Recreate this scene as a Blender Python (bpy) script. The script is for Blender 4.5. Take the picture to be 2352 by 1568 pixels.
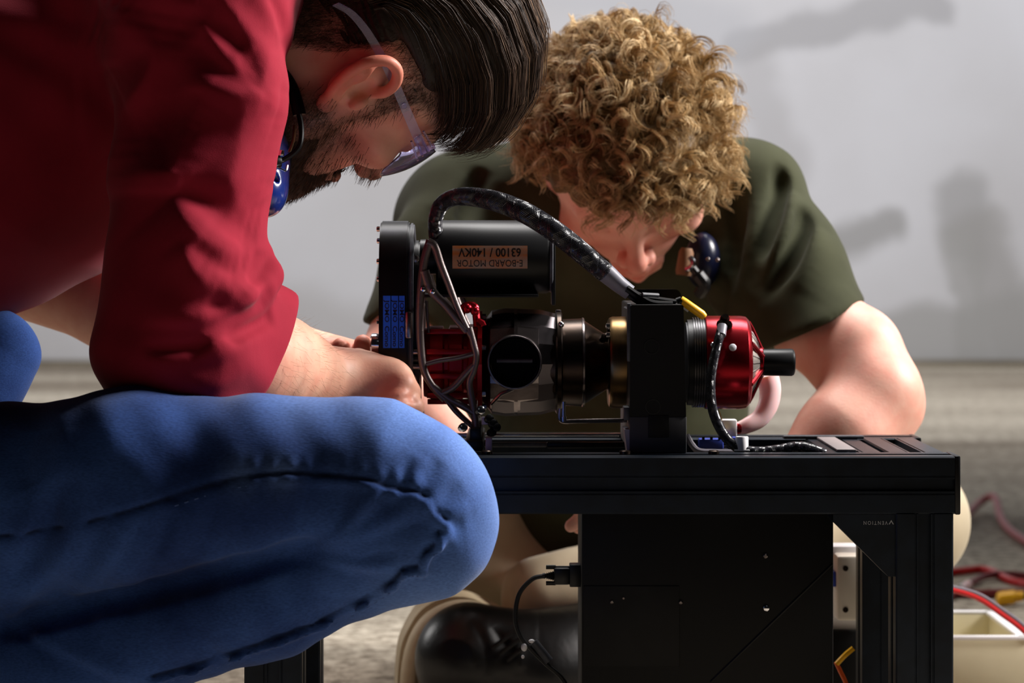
import bpy, bmesh, math, random
import numpy as np
from mathutils import Vector, Matrix, Euler

for o in list(bpy.data.objects):
    bpy.data.objects.remove(o)
SC = bpy.context.scene
COL = SC.collection
PI = math.pi

# ------------------------------------------------------------------ camera
FPX, HOR, CAMZ = 6300.0, 569.0, 0.45
cam = bpy.data.cameras.new('camera')
cam.sensor_width = 36.0
cam.lens = 36.0 * FPX / 2352.0
cam.shift_y = -(784.0 - HOR) / 2352.0
cam.clip_start, cam.clip_end = 0.05, 60
cam.dof.use_dof = True
cam.dof.focus_distance = 2.13
cam.dof.aperture_fstop = 9.0
camo = bpy.data.objects.new('camera', cam)
camo.location = (0, 0, CAMZ)
camo.rotation_euler = (PI / 2, 0, 0)
COL.objects.link(camo)
SC.camera = camo

# ------------------------------------------------------------------ world, lamps, exposure
w = bpy.data.worlds.new('world')
SC.world = w
w.use_nodes = True
w.node_tree.nodes['Background'].inputs[0].default_value = (0.60, 0.65, 0.75, 1)
w.node_tree.nodes['Background'].inputs[1].default_value = 0.006

def area(name, loc, target, size, size_y, power, col=(1, 1, 1), spread=180):
    l = bpy.data.lights.new(name, 'AREA')
    l.shape = 'RECTANGLE'
    l.size, l.size_y, l.energy, l.color = size, size_y, power, col
    l.spread = math.radians(spread)
    o = bpy.data.objects.new(name, l)
    o.location = loc
    d = Vector(target) - Vector(loc)
    o.rotation_euler = d.to_track_quat('-Z', 'Y').to_euler()
    COL.objects.link(o)
    return o

area('ceiling_lamp_back', (0.3, 3.3, 2.8), (0.0, 2.45, 0.45), 1.8, 0.9, 21, (1.0, 0.97, 0.95), 75)
area('side_lamp_right', (2.0, 2.55, 1.60), (-0.1, 2.1, 0.4), 0.5, 0.7, 22, (1.0, 0.95, 0.92), 70)
area('side_lamp_left', (-2.4, 4.0, 1.3), (0.0, 2.5, 0.4), 0.5, 0.8, 17, (1.0, 0.97, 0.95))
area('hall_lamp', (0.2, 7.2, 3.4), (0.3, 10.2, 0.0), 6.0, 1.5, 208, (0.98, 0.98, 1.0))
area('front_fill', (0.9, -0.6, 2.6), (0.0, 2.2, 0.4), 0.8, 0.8, 0.35, (0.9, 0.95, 1.0))  # weak fill added from the front, no lamp known there

SC.view_settings.view_transform = 'Standard'
SC.view_settings.look = 'None'
SC.view_settings.gamma = 1.0
SC.view_settings.use_curve_mapping = False
SC.view_settings.exposure = 0.0

# ------------------------------------------------------------------ helpers
def P(px, py, Y):
    return Vector(((px - 1176.0) * Y / FPX, Y, CAMZ - (py - HOR) * Y / FPX))

def lin(c):
    return tuple(((v / 255.0) / 12.92 if v <= 10 else (((v / 255.0) + 0.055) / 1.055) ** 2.4) for v in c) + (1.0,)

def tag(o, label=None, cat=None, group=None, kind=None):
    if label: o['label'] = label
    if cat: o['category'] = cat
    if group: o['group'] = group
    if kind: o['kind'] = kind
    return o

def thing(name, label, cat, loc=(0, 0, 0), group=None):
    o = bpy.data.objects.new(name, None)
    o.empty_display_size = 0.006
    o.location = loc
    COL.objects.link(o)
    return tag(o, label, cat, group)

def world_of(o):
    if o.parent is None: return o.matrix_basis.copy()
    return world_of(o.parent) @ o.matrix_parent_inverse @ o.matrix_basis

def link(name, me, mat=None, parent=None):
    o = bpy.data.objects.new(name, me)
    if mat is not None and not me.materials:
        me.materials.append(mat)
    COL.objects.link(o)
    if parent is not None:
        o.parent = parent
        o.matrix_parent_inverse = world_of(parent).inverted()
    return o

class MB:
    """collects shapes and links them as one mesh object"""
    def __init__(s):
        s.v, s.f = [], []
    def raw(s, v, f):
        b = len(s.v)
        s.v += [tuple(p) for p in v]
        s.f += [tuple(i + b for i in q) for q in f]
        return s
    def box(s, lo, hi, ch=0.0):
        x0, y0, z0 = lo; x1, y1, z1 = hi
        if ch <= 0:
            v = [(x, y, z) for x in (x0, x1) for y in (y0, y1) for z in (z0, z1)]
            return s.raw(v, [(0, 1, 3, 2), (4, 6, 7, 5), (0, 4, 5, 1), (2, 3, 7, 6), (0, 2, 6, 4), (1, 5, 7, 3)])
        bm = bmesh.new()
        bmesh.ops.create_cube(bm, size=1)
        for q in bm.verts:
            q.co = Vector(((x0 + x1) / 2 + q.co.x * (x1 - x0), (y0 + y1) / 2 + q.co.y * (y1 - y0), (z0 + z1) / 2 + q.co.z * (z1 - z0)))
        bmesh.ops.bevel(bm, geom=list(bm.edges), offset=ch, segments=2, affect='EDGES', profile=0.5)
        bm.verts.index_update()
        s.raw([q.co for q in bm.verts], [[q.index for q in fc.verts] for fc in bm.faces])
        bm.free()
        return s
    def prism(s, outline, d):
        n = len(outline); d = Vector(d)
        v = [Vector(p) for p in outline] + [Vector(p) + d for p in outline]
        f = [tuple(range(n))[::-1], tuple(range(n, 2 * n))]
        for i in range(n):
            j = (i + 1) % n
            f.append((i, j, n + j, n + i))
        return s.raw(v, f)
    def lathe(s, o, d, prof, n=32, cap=True, a0=0.0):
        o = Vector(o); d = Vector(d).normalized()
        u = d.orthogonal().normalized()
        if abs(d.x) > 0.9: u = Vector((0, 0, 1))
        w_ = d.cross(u).normalized()
        v, f = [], []
        for t, r in prof:
            for i in range(n):
                a = a0 + 2 * PI * i / n
                v.append(o + d * t + (u * math.cos(a) + w_ * math.sin(a)) * r)
        m = len(prof)
        for k in range(m - 1):
            for i in range(n):
                j = (i + 1) % n
                f.append((k * n + i, k * n + j, (k + 1) * n + j, (k + 1) * n + i))
        if cap:
            f.append(tuple(range(n))[::-1])
            f.append(tuple(range((m - 1) * n, m * n)))
        return s.raw(v, f)
    def tube(s, pts, r, n=10, cap=True, flat=1.0):
        pts = [Vector(p) for p in pts]
        m = len(pts)
        rr = r if isinstance(r, (list, tuple)) else [r] * m
        v, f = [], []
        u = None
        for k in range(m):
            d = (pts[min(k + 1, m - 1)] - pts[max(k - 1, 0)]).normalized()
            if u is None: u = d.orthogonal().normalized()
            u = (u - d * u.dot(d)).normalized()
            w_ = d.cross(u)
            for i in range(n):
                a = 2 * PI * i / n
                v.append(pts[k] + (u * math.cos(a) + w_ * math.sin(a) * flat) * rr[k])
        for k in range(m - 1):
            for i in range(n):
                j = (i + 1) % n
                f.append((k * n + i, k * n + j, (k + 1) * n + j, (k + 1) * n + i))
        if cap:
            f.append(tuple(range(n))[::-1])
            f.append(tuple(range((m - 1) * n, m * n)))
        return s.raw(v, f)
    def ball(s, c, r, n=12, m=8):
        c = Vector(c)
        rx, ry, rz = r if isinstance(r, (tuple, list)) else (r, r, r)
        v = [c + Vector((0, 0, rz))]
        for k in range(1, m):
            t = PI * k / m
            for i in range(n):
                a = 2 * PI * i / n
                v.append(c + Vector((rx * math.sin(t) * math.cos(a), ry * math.sin(t) * math.sin(a), rz * math.cos(t))))
        v.append(c - Vector((0, 0, rz)))
        f = [(0, 1 + i, 1 + (i + 1) % n) for i in range(n)]
        for k in range(m - 2):
            for i in range(n):
                a, b = 1 + k * n + i, 1 + k * n + (i + 1) % n
                f.append((a, a + n, b + n, b))
        e = len(v) - 1
        f += [(e, 1 + (m - 2) * n + (i + 1) % n, 1 + (m - 2) * n + i) for i in range(n)]
        return s.raw(v, f)
    def mesh(s, name, smooth=35):
        me = bpy.data.meshes.new(name)
        me.from_pydata(s.v, [], s.f)
        bm = bmesh.new(); bm.from_mesh(me)
        bmesh.ops.recalc_face_normals(bm, faces=bm.faces)
        bm.to_mesh(me); bm.free()
        if smooth:
            me.shade_smooth()
            me.set_sharp_from_angle(angle=math.radians(smooth))
        return me
    def build(s, name, mat, parent=None, smooth=35):
        return link(name, s.mesh(name, smooth), mat, parent)

def mesh_np(name, V, F, smooth=True):
    """fast mesh from numpy arrays; F is (n,3) or (n,4)"""
    me = bpy.data.meshes.new(name)
    k = F.shape[1]
    me.vertices.add(len(V)); me.vertices.foreach_set('co', np.ascontiguousarray(V, dtype=np.float32).ravel())
    me.loops.add(len(F) * k); me.loops.foreach_set('vertex_index', np.ascontiguousarray(F, dtype=np.int32).ravel())
    me.polygons.add(len(F))
    me.polygons.foreach_set('loop_start', np.arange(0, len(F) * k, k, dtype=np.int32))
    me.update(calc_edges=True)
    me.validate()
    if smooth: me.shade_smooth()
    return me

def spline(pts, n=8):
    """Catmull-Rom through points"""
    pts = [Vector(p) for p in pts]
    q = [pts[0] * 2 - pts[1]] + pts + [pts[-1] * 2 - pts[-2]]
    out = []
    for i in range(1, len(q) - 2):
        a, b, c, d = q[i - 1], q[i], q[i + 1], q[i + 2]
        for k in range(n):
            t = k / n
            out.append(0.5 * ((2 * b) + (c - a) * t + (2 * a - 5 * b + 4 * c - d) * t * t + (3 * b - a - 3 * c + d) * t ** 3))
    out.append(pts[-1])
    return out

# ------------------------------------------------------------------ materials
def mat(name, col, rough=0.5, metal=0.0, spec=0.5, noise=None, bump=None, sss=0.0, coat=0.0, sheen=0.0, trans=0.0, ior=1.45, bumpdist=0.001):
    """col: sRGB 0-255; noise=(scale, col2, stretch); bump=(scale, strength)"""
    m = bpy.data.materials.new(name)
    m.use_nodes = True
    nt = m.node_tree; b = nt.nodes['Principled BSDF']
    b.inputs['Base Color'].default_value = lin(col)
    b.inputs['Roughness'].default_value = rough
    b.inputs['Metallic'].default_value = metal
    b.inputs['Specular IOR Level'].default_value = spec
    b.inputs['IOR'].default_value = ior
    if trans: b.inputs['Transmission Weight'].default_value = trans
    if coat:
        b.inputs['Coat Weight'].default_value = coat
        b.inputs['Coat Roughness'].default_value = 0.15
    if sheen:
        b.inputs['Sheen Weight'].default_value = sheen
        b.inputs['Sheen Roughness'].default_value = 0.4
    if sss:
        b.inputs['Subsurface Weight'].default_value = sss
        b.inputs['Subsurface Radius'].default_value = (0.010, 0.004, 0.002)
        b.inputs['Subsurface Scale'].default_value = 1.0
    tc = nt.nodes.new('ShaderNodeTexCoord')
    if noise:
        sc, c2, st = noise
        mp = nt.nodes.new('ShaderNodeMapping'); mp.inputs['Scale'].default_value = st
        nz = nt.nodes.new('ShaderNodeTexNoise'); nz.inputs['Scale'].default_value = sc; nz.inputs['Detail'].default_value = 5
        mx = nt.nodes.new('ShaderNodeMix'); mx.data_type = 'RGBA'
        rp = nt.nodes.new('ShaderNodeMapRange'); rp.inputs[1].default_value = 0.35; rp.inputs[2].default_value = 0.65
        nt.links.new(tc.outputs['Object'], mp.inputs['Vector']); nt.links.new(mp.outputs[0], nz.inputs['Vector'])
        nt.links.new(nz.outputs['Fac'], rp.inputs[0]); nt.links.new(rp.outputs[0], mx.inputs[0])
        mx.inputs[6].default_value = lin(col); mx.inputs[7].default_value = lin(c2)
        nt.links.new(mx.outputs[2], b.inputs['Base Color'])
    if bump:
        nz2 = nt.nodes.new('ShaderNodeTexNoise'); nz2.inputs['Scale'].default_value = bump[0]; nz2.inputs['Detail'].default_value = 4
        bp = nt.nodes.new('ShaderNodeBump'); bp.inputs['Strength'].default_value = bump[1]; bp.inputs['Distance'].default_value = bumpdist
        nt.links.new(tc.outputs['Object'], nz2.inputs['Vector']); nt.links.new(nz2.outputs['Fac'], bp.inputs['Height'])
        nt.links.new(bp.outputs[0], b.inputs['Normal'])
    return m

M = {}
M['black_plastic'] = mat('black_plastic', (9, 9, 11), 0.42, spec=0.4, bump=(900, 0.05))
M['black_satin'] = mat('black_satin', (6, 6, 8), 0.4, spec=0.28)
M['black_rubber'] = mat('black_rubber', (12, 12, 14), 0.6)
M['anodised_black'] = mat('anodised_black', (24, 32, 43), 0.38, metal=0.55, noise=(60, (18, 24, 32), (1, 1, 1)))
M['panel_black'] = mat('panel_black', (6, 6, 7), 0.55, spec=0.25)
M['panel_patch'] = mat('panel_patch', (15, 15, 16), 0.65, spec=0.3, noise=(60, (9, 9, 10), (1, 1, 1)))
M['grey_plastic'] = mat('grey_plastic', (62, 64, 70), 0.5, noise=(200, (48, 50, 56), (1, 1, 1)))
M['light_plastic'] = mat('light_plastic', (205, 205, 212), 0.45)
M['steel'] = mat('steel', (150, 140, 138), 0.26, metal=1.0, noise=(45, (112, 104, 104), (1, 1, 3)), bump=(500, 0.08))
M['dark_steel'] = mat('dark_steel', (62, 50, 42), 0.3, metal=1.0, noise=(40, (44, 36, 32), (1, 4, 4)))
M['chrome'] = mat('chrome', (215, 215, 220), 0.14, metal=1.0)
M['gold'] = mat('gold', (128, 100, 62), 0.3, metal=1.0, noise=(30, (104, 82, 54), (4, 1, 1)))
M['red_anodised'] = mat('red_anodised', (150, 14, 28), 0.27, metal=0.85)
M['red_deep'] = mat('red_deep', (150, 14, 22), 0.34, metal=0.6)
M['lattice'] = mat('lattice', (104, 94, 92), 0.42, metal=0.75, bump=(700, 0.15))
M['mesh_grey'] = mat('mesh_grey', (150, 142, 135), 0.4, metal=0.7)
M['yellow'] = mat('yellow_sleeve', (240, 178, 20), 0.4)
M['label'] = mat('label_orange', (186, 112, 56), 0.5, noise=(60, (156, 132, 112), (1, 0.2, 5)))
M['ink'] = mat('ink_black', (12, 8, 8), 0.6)
M['blue_tape'] = mat('blue_tape', (26, 104, 250), 0.5)
M['blue_ink'] = mat('blue_ink', (10, 22, 62), 0.6)
M['grey_print'] = mat('grey_print', (150, 152, 158), 0.6)
M['braid'] = mat('braid', (40, 40, 46), 0.25, spec=0.8)
M['cream_plastic'] = mat('cream_plastic', (226, 218, 188), 0.5, noise=(9, (214, 204, 172), (1, 1, 1)))
M['white_plastic'] = mat('white_plastic', (232, 230, 232), 0.45)
M['pink_hose'] = mat('pink_hose', (236, 196, 196), 0.35, sss=0.3)
M['red_wire'] = mat('red_wire', (190, 22, 24), 0.4)
M['maroon_wire'] = mat('maroon_wire', (110, 22, 26), 0.45)
M['grey_wire'] = mat('grey_wire', (120, 116, 124), 0.4)
M['orange_wire'] = mat('orange_wire', (200, 80, 16), 0.45)
M['blue_part'] = mat('blue_part', (58, 76, 176), 0.4)

# ------------------------------------------------------------------ setting: floor, wall, gap strip
def floor_mat():
    m = mat('concrete_floor', (196, 188, 174), 0.85, spec=0.2)
    nt = m.node_tree; b = nt.nodes['Principled BSDF']
    N, L = nt.nodes.new, nt.links.new
    tc = N('ShaderNodeTexCoord')
    big = N('ShaderNodeTexNoise'); big.inputs['Scale'].default_value = 1.3; big.inputs['Detail'].default_value = 4
    mp = N('ShaderNodeMapping'); mp.inputs['Scale'].default_value = (0.35, 1.5, 1)
    L(tc.outputs['Object'], mp.inputs['Vector']); L(mp.outputs[0], big.inputs['Vector'])
    r1 = N('ShaderNodeValToRGB')
    e = r1.color_ramp.elements
    e[0].position = 0.36; e[0].color = lin((150, 138, 122)); e[1].position = 0.62; e[1].color = lin((216, 206, 188))
    L(big.outputs['Fac'], r1.inputs[0])
    fine = N('ShaderNodeTexNoise'); fine.inputs['Scale'].default_value = 42; fine.inputs['Detail'].default_value = 6; fine.inputs['Roughness'].default_value = 0.75
    L(tc.outputs['Object'], fine.inputs['Vector'])
    r2 = N('ShaderNodeValToRGB')
    e = r2.color_ramp.elements
    e[0].position = 0.40; e[0].color = lin((112, 98, 84)); e[1].position = 0.58; e[1].color = (1, 1, 1, 1)
    L(fine.outputs['Fac'], r2.inputs[0])
    mx = N('ShaderNodeMix'); mx.data_type = 'RGBA'; mx.blend_type = 'MULTIPLY'; mx.inputs[0].default_value = 0.75
    L(r1.outputs[0], mx.inputs[6]); L(r2.outputs[0], mx.inputs[7]); L(mx.outputs[2], b.inputs['Base Color'])
    bp = N('ShaderNodeBump'); bp.inputs['Strength'].default_value = 0.6; bp.inputs['Distance'].default_value = 0.004
    L(fine.outputs['Fac'], bp.inputs['Height']); L(bp.outputs[0], b.inputs['Normal'])
    return m

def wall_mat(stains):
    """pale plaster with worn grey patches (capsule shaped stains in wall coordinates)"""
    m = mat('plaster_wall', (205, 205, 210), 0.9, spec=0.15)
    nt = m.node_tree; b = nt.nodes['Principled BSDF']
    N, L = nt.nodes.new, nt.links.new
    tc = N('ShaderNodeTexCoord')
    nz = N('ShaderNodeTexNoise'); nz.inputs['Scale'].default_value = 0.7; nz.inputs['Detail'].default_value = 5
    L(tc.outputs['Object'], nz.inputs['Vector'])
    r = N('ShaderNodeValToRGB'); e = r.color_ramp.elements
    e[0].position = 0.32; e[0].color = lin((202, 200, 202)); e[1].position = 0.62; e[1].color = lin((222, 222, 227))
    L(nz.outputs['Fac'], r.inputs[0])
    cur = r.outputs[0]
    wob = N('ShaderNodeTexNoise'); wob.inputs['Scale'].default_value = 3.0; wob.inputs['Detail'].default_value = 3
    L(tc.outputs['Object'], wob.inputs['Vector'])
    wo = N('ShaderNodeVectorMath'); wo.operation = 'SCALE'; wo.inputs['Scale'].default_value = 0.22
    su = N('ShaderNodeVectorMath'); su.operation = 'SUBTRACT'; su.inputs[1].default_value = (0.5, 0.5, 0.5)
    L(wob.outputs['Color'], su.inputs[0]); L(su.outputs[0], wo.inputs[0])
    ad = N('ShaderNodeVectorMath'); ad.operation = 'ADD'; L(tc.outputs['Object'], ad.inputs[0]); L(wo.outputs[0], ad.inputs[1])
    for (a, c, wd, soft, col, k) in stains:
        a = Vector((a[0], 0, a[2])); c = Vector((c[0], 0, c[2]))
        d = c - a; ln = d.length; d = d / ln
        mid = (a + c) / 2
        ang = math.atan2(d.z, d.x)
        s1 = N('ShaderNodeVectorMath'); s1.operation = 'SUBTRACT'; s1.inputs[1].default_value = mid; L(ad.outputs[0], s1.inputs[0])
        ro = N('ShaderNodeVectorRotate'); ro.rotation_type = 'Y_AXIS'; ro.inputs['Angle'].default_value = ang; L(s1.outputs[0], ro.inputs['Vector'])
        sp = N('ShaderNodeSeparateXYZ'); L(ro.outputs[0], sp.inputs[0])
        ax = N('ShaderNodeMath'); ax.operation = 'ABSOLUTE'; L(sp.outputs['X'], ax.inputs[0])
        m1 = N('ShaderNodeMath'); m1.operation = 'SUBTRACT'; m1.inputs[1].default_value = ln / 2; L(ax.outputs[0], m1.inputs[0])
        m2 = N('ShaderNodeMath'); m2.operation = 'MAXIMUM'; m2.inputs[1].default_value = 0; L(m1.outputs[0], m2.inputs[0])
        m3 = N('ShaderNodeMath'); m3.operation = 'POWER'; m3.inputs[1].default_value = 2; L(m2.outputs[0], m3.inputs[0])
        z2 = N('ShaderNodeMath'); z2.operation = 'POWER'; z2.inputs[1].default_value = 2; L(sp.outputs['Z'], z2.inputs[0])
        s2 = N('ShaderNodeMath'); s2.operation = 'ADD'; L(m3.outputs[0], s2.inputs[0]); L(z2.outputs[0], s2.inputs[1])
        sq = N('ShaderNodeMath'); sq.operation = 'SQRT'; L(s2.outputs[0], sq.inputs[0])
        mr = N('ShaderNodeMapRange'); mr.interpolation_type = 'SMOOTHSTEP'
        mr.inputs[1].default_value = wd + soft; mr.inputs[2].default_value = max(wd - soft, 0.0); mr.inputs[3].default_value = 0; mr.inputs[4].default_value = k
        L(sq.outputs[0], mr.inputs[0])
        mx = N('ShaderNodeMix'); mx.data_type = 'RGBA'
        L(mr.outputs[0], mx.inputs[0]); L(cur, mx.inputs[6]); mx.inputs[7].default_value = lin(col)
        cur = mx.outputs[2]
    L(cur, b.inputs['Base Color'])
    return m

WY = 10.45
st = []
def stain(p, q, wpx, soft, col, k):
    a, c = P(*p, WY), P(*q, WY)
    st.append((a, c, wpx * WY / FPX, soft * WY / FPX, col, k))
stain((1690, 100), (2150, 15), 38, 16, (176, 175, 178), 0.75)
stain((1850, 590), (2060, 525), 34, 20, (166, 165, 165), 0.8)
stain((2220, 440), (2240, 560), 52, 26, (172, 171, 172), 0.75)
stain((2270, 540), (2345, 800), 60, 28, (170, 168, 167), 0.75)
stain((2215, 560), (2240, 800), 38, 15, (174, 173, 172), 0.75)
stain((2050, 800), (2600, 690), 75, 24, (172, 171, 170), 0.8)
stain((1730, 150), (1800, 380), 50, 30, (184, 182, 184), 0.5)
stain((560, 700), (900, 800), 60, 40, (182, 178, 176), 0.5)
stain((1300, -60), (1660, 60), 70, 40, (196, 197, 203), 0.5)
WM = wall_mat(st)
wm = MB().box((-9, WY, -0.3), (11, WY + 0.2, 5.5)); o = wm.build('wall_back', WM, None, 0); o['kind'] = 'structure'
fm = MB().box((-9, -2.0, -0.2), (11, WY, 0.0)); o = fm.build('floor', floor_mat(), None, 0); o['kind'] = 'structure'
M['gap'] = mat('gap_dirt', (84, 74, 56), 0.9, spec=0.1, noise=(1.2, (150, 140, 122), (1, 1, 1)))
tm = MB()
tm.box((-9, WY - 0.03, 0.0), (11, WY, 0.022)); o = tm.build('baseboard_back', M['gap'], None, 0); o['kind'] = 'structure'
# ------------------------------------------------------------------ work table (slotted extrusion frame)
YT0, YT1 = 2.14, 2.39
ZT = 0.2873
TX0, TX1 = -0.209, 0.3455
EX = 0.045

def ext_profile(w=EX, h=EX):
    """one slotted 45 mm profile as a closed outline in (u,v), centred"""
    s = w / 2
    q = [(-s, -s)]
    side = [(-7.6, 0), (-7.2, .9), (-6.6, .9), (-6.2, 0.25), (-4.8, 0.25), (-4.8, 5), (4.8, 5), (4.8, 0.25), (6.2, 0.25), (6.6, .9), (7.2, .9), (7.6, 0)]
    out = []
    for k in range(4):
        c, n = math.cos(k * PI / 2), math.sin(k * PI / 2)
        pts = [(-s + 0.0012, -s)] + [(a / 1000, -s + b / 1000) for a, b in side] + [(s - 0.0012, -s)]
        out += [(x * c - y * n, x * n + y * c) for x, y in pts]
    return out

def extrusion(a, b, up=(0, 0, 1)):
    a, b = Vector(a), Vector(b)
    d = (b - a).normalized(); u = Vector(up); u = (u - d * u.dot(d)).normalized(); w_ = d.cross(u)
    mb = MB()
    mb.prism([a + u * p[0] + w_ * p[1] for p in ext_profile()], b - a)
    return mb

table = thing('work_table', 'low black slotted aluminium frame table carrying the turbine rig', 'table', ((TX0 + TX1) / 2, (YT0 + YT1) / 2, 0))
zc = ZT - EX / 2
yf, yb = YT0 + EX / 2, YT1 - EX / 2
AN = M['anodised_black']
extrusion((TX0, yf, zc), (TX1, yf, zc)).build('beam', AN, table, 20)
extrusion((TX0, yb, zc), (TX1, yb, zc)).build('beam', AN, table, 20)
for x in (TX0 + EX / 2, TX1 - EX / 2 - 0.001, 0.2725):
    extrusion((x, yf + EX / 2, zc), (x, yb - EX / 2, zc)).build('cross_beam', AN, table, 20)
for x in (TX0 + EX / 2, TX1 - EX / 2 - 0.001):
    for y in (yf, yb):
        extrusion((x, y, 0.0), (x, y, ZT - EX), (0, 1, 0)).build('leg', AN, table, 20)
for y in (yf, yb):
    for x, sgn in ((TX1, 1), (TX0, -1)):
        c = MB().box((min(x, x + sgn * .0045), y - EX / 2 - .0005, ZT - EX - .0005), (max(x, x + sgn * .0045), y + EX / 2 + .0005, ZT + .0005), 0.0012)
        c.build('end_cap', M['black_plastic'], table, 40)
# triangular gusset under the right end, with the maker's lettering upside down
gx1 = TX1 - EX - 0.0005
g = MB().prism([(gx1, YT0 + .003, ZT - EX - .0005), (gx1, YT0 + .003, ZT - EX - .049), (gx1 - .006, YT0 + .003, ZT - EX - .049), (gx1 - .049, YT0 + .003, ZT - EX - .006), (gx1 - .049, YT0 + .003, ZT - EX - .0005)], (0, .039, 0))
gus = g.build('gusset', M['anodised_black'], table, 20)

def text_mesh(body, size, mat_, name, parent, extrude=0.0002, align='CENTER', bold=0.0, space=1.0, squash=1.0):
    cu = bpy.data.curves.new(name, 'FONT')
    cu.body = body; cu.size = size; cu.align_x = align; cu.align_y = 'CENTER'
    cu.extrude = extrude; cu.offset = bold; cu.resolution_u = 3; cu.space_character = space
    to = bpy.data.objects.new(name, cu); COL.objects.link(to)
    dg = bpy.context.evaluated_depsgraph_get(); dg.update()
    me = bpy.data.meshes.new_from_object(to.evaluated_get(dg))
    bpy.data.objects.remove(to); bpy.data.curves.remove(cu)
    me.name = name
    n = len(me.vertices); co = np.empty(n * 3, np.float32); me.vertices.foreach_get('co', co)
    me.materials.clear()
    return me, co.reshape(-1, 3)

def put_text(body, size, mat_, name, parent, fn, **k):
    me, co = text_mesh(body, size, mat_, name, parent, **k)
    out = np.array([fn(x, y, z) for x, y, z in co], np.float32)
    me.vertices.foreach_set('co', out.ravel()); me.update()
    bm = bmesh.new(); bm.from_mesh(me); bmesh.ops.recalc_face_normals(bm, faces=bm.faces); bm.to_mesh(me); bm.free()
    o = link(name, me, mat_, parent)
    return o

c0 = P(2012, 1200, YT0 + .0028)
put_text('VENTION', 0.0042, M['grey_print'], 'lettering', gus, lambda x, y, z: (c0.x - x * .82 - .0004, c0.y - z, c0.z - y), space=1.4)
c1 = P(2047, 1199, YT0 + .0028)
mk = MB().prism([(c1.x - .0021, c1.y - .0003, c1.z - .0016), (c1.x - .0012, c1.y - .0003, c1.z - .0016), (c1.x, c1.y - .0003, c1.z + .0005), (c1.x + .0012, c1.y - .0003, c1.z - .0016), (c1.x + .0021, c1.y - .0003, c1.z - .0016), (c1.x, c1.y - .0003, c1.z + .0018)], (0, .0003, 0))
mk.build('emblem', M['grey_print'], gus, 0)
# cover strips and small plates lying in the open top
for (x0, x1, m_) in ((0.259, 0.2745, 'light_plastic'),):
    MB().box((x0, YT0 + EX + .001, ZT + .0002), (x1, YT1 - EX - .001, ZT + .0022), .0006).build('slot_cover', mat('tan_strip', (124, 115, 115), .5), table, 40)
for (px0, px1, py, Y, hh, m_) in ((1112, 1255, 1012, 2.235, .004, 'grey_plastic'), (1352, 1445, 1013, 2.235, .004, 'grey_plastic'), (1800, 1985, 1006, 2.33, .003, 'grey_plastic')):
    a, b = P(px0, py, Y), P(px1, py, Y)
    MB().box((a.x, Y, ZT + .0003), (b.x, Y + .012, ZT + hh), .0008).build('rail_strip', M[m_], table, 40)
for px in (1118, 1436, 1640):
    a = P(px, 1030, 2.16)
    mb = MB(); mb.lathe((a.x, yf, ZT + .0002), (0, 0, 1), [(0, .0045), (.0022, .0045), (.003, .0035)], 14); mb.build('bolt', M['dark_steel'], table)
mb = MB().box((-0.06, YT1 - .04, ZT + .0002), (0.1, YT1 - .028, ZT + .004), .001); mb.build('rail_strip', M['chrome'], table)

# blue connectors standing inside the open bay of the frame
for (px0, px1, py0, py1, Y) in ((1606, 1662, 1008, 1030, 2.30), (1668, 1694, 1004, 1030, 2.335)):
    a, b = P(px0, py1, Y), P(px1, py0, Y)
    t = thing('connector_block', 'blue connector block inside the table frame, %s' % ('left one beside the clamp block' if px0 < 1650 else 'right one behind the white cable clip'), 'connector', ((a.x + b.x) / 2, Y, ZT))
    mb = MB().box((a.x, Y, ZT - .006), (b.x, Y + .014, b.z), .001); mb.build('housing', M['blue_part'], t)
    mb = MB()
    for k in range(3):
        xx = a.x + (b.x - a.x) * (k + .5) / 3
        mb.box((xx - .0012, Y - .0006, ZT + .002), (xx + .0012, Y + .0006, ZT + .0045))
    mb.build('terminal', M['ink'], t)
    mb = MB().box((a.x - .004, Y - .002, ZT - .009), (b.x + .004, Y + .018, ZT - .006)); mb.build('carrier', M['black_plastic'], t)

# ------------------------------------------------------------------ control cabinet under the table
YC = 2.206
a, b = P(1336, 1568, YC), P(1914, 1180, YC)
cab = thing('control_cabinet', 'tall black flat sided control cabinet hanging under the table frame', 'cabinet', ((a.x + b.x) / 2, YC + .07, 0))
MB().box((a.x, YC, .03), (b.x, YC + .125, ZT - EX - .0005), .001).build('case', M['panel_black'], cab)
p0, p1 = P(1340, 1530, YC), P(1560, 1345, YC)
MB().box((p0.x, YC - .0012, p0.z), (p1.x, YC + .0002, p1.z), .0004).build('cover_plate', M['panel_patch'], cab)
for px, py, r in ((1760, 1396, .0026), (1758, 1276, .0018), (1563, 1383, .0016), (1405, 1382, .0016), (1432, 1373, .0013)):
    q = P(px, py, YC)
    mb = MB(); mb.lathe((q.x, YC + .0005, q.z), (0, -1, 0), [(0, r), (.0024, r), (.003, r * .6)], 6 if px == 1760 else 12)
    mb.build('screw', M['chrome'] if px == 1760 else M['steel'], cab)
# a thin strip runs diagonally over the front
q0, q1 = P(1911, 1296, YC), P(1632, 1566, YC)
mb = MB(); mb.tube([(q0.x, YC, q0.z), (q1.x, YC, q1.z)], .0011, 6); mb.build('diagonal_strip', M['black_satin'], cab)

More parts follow.
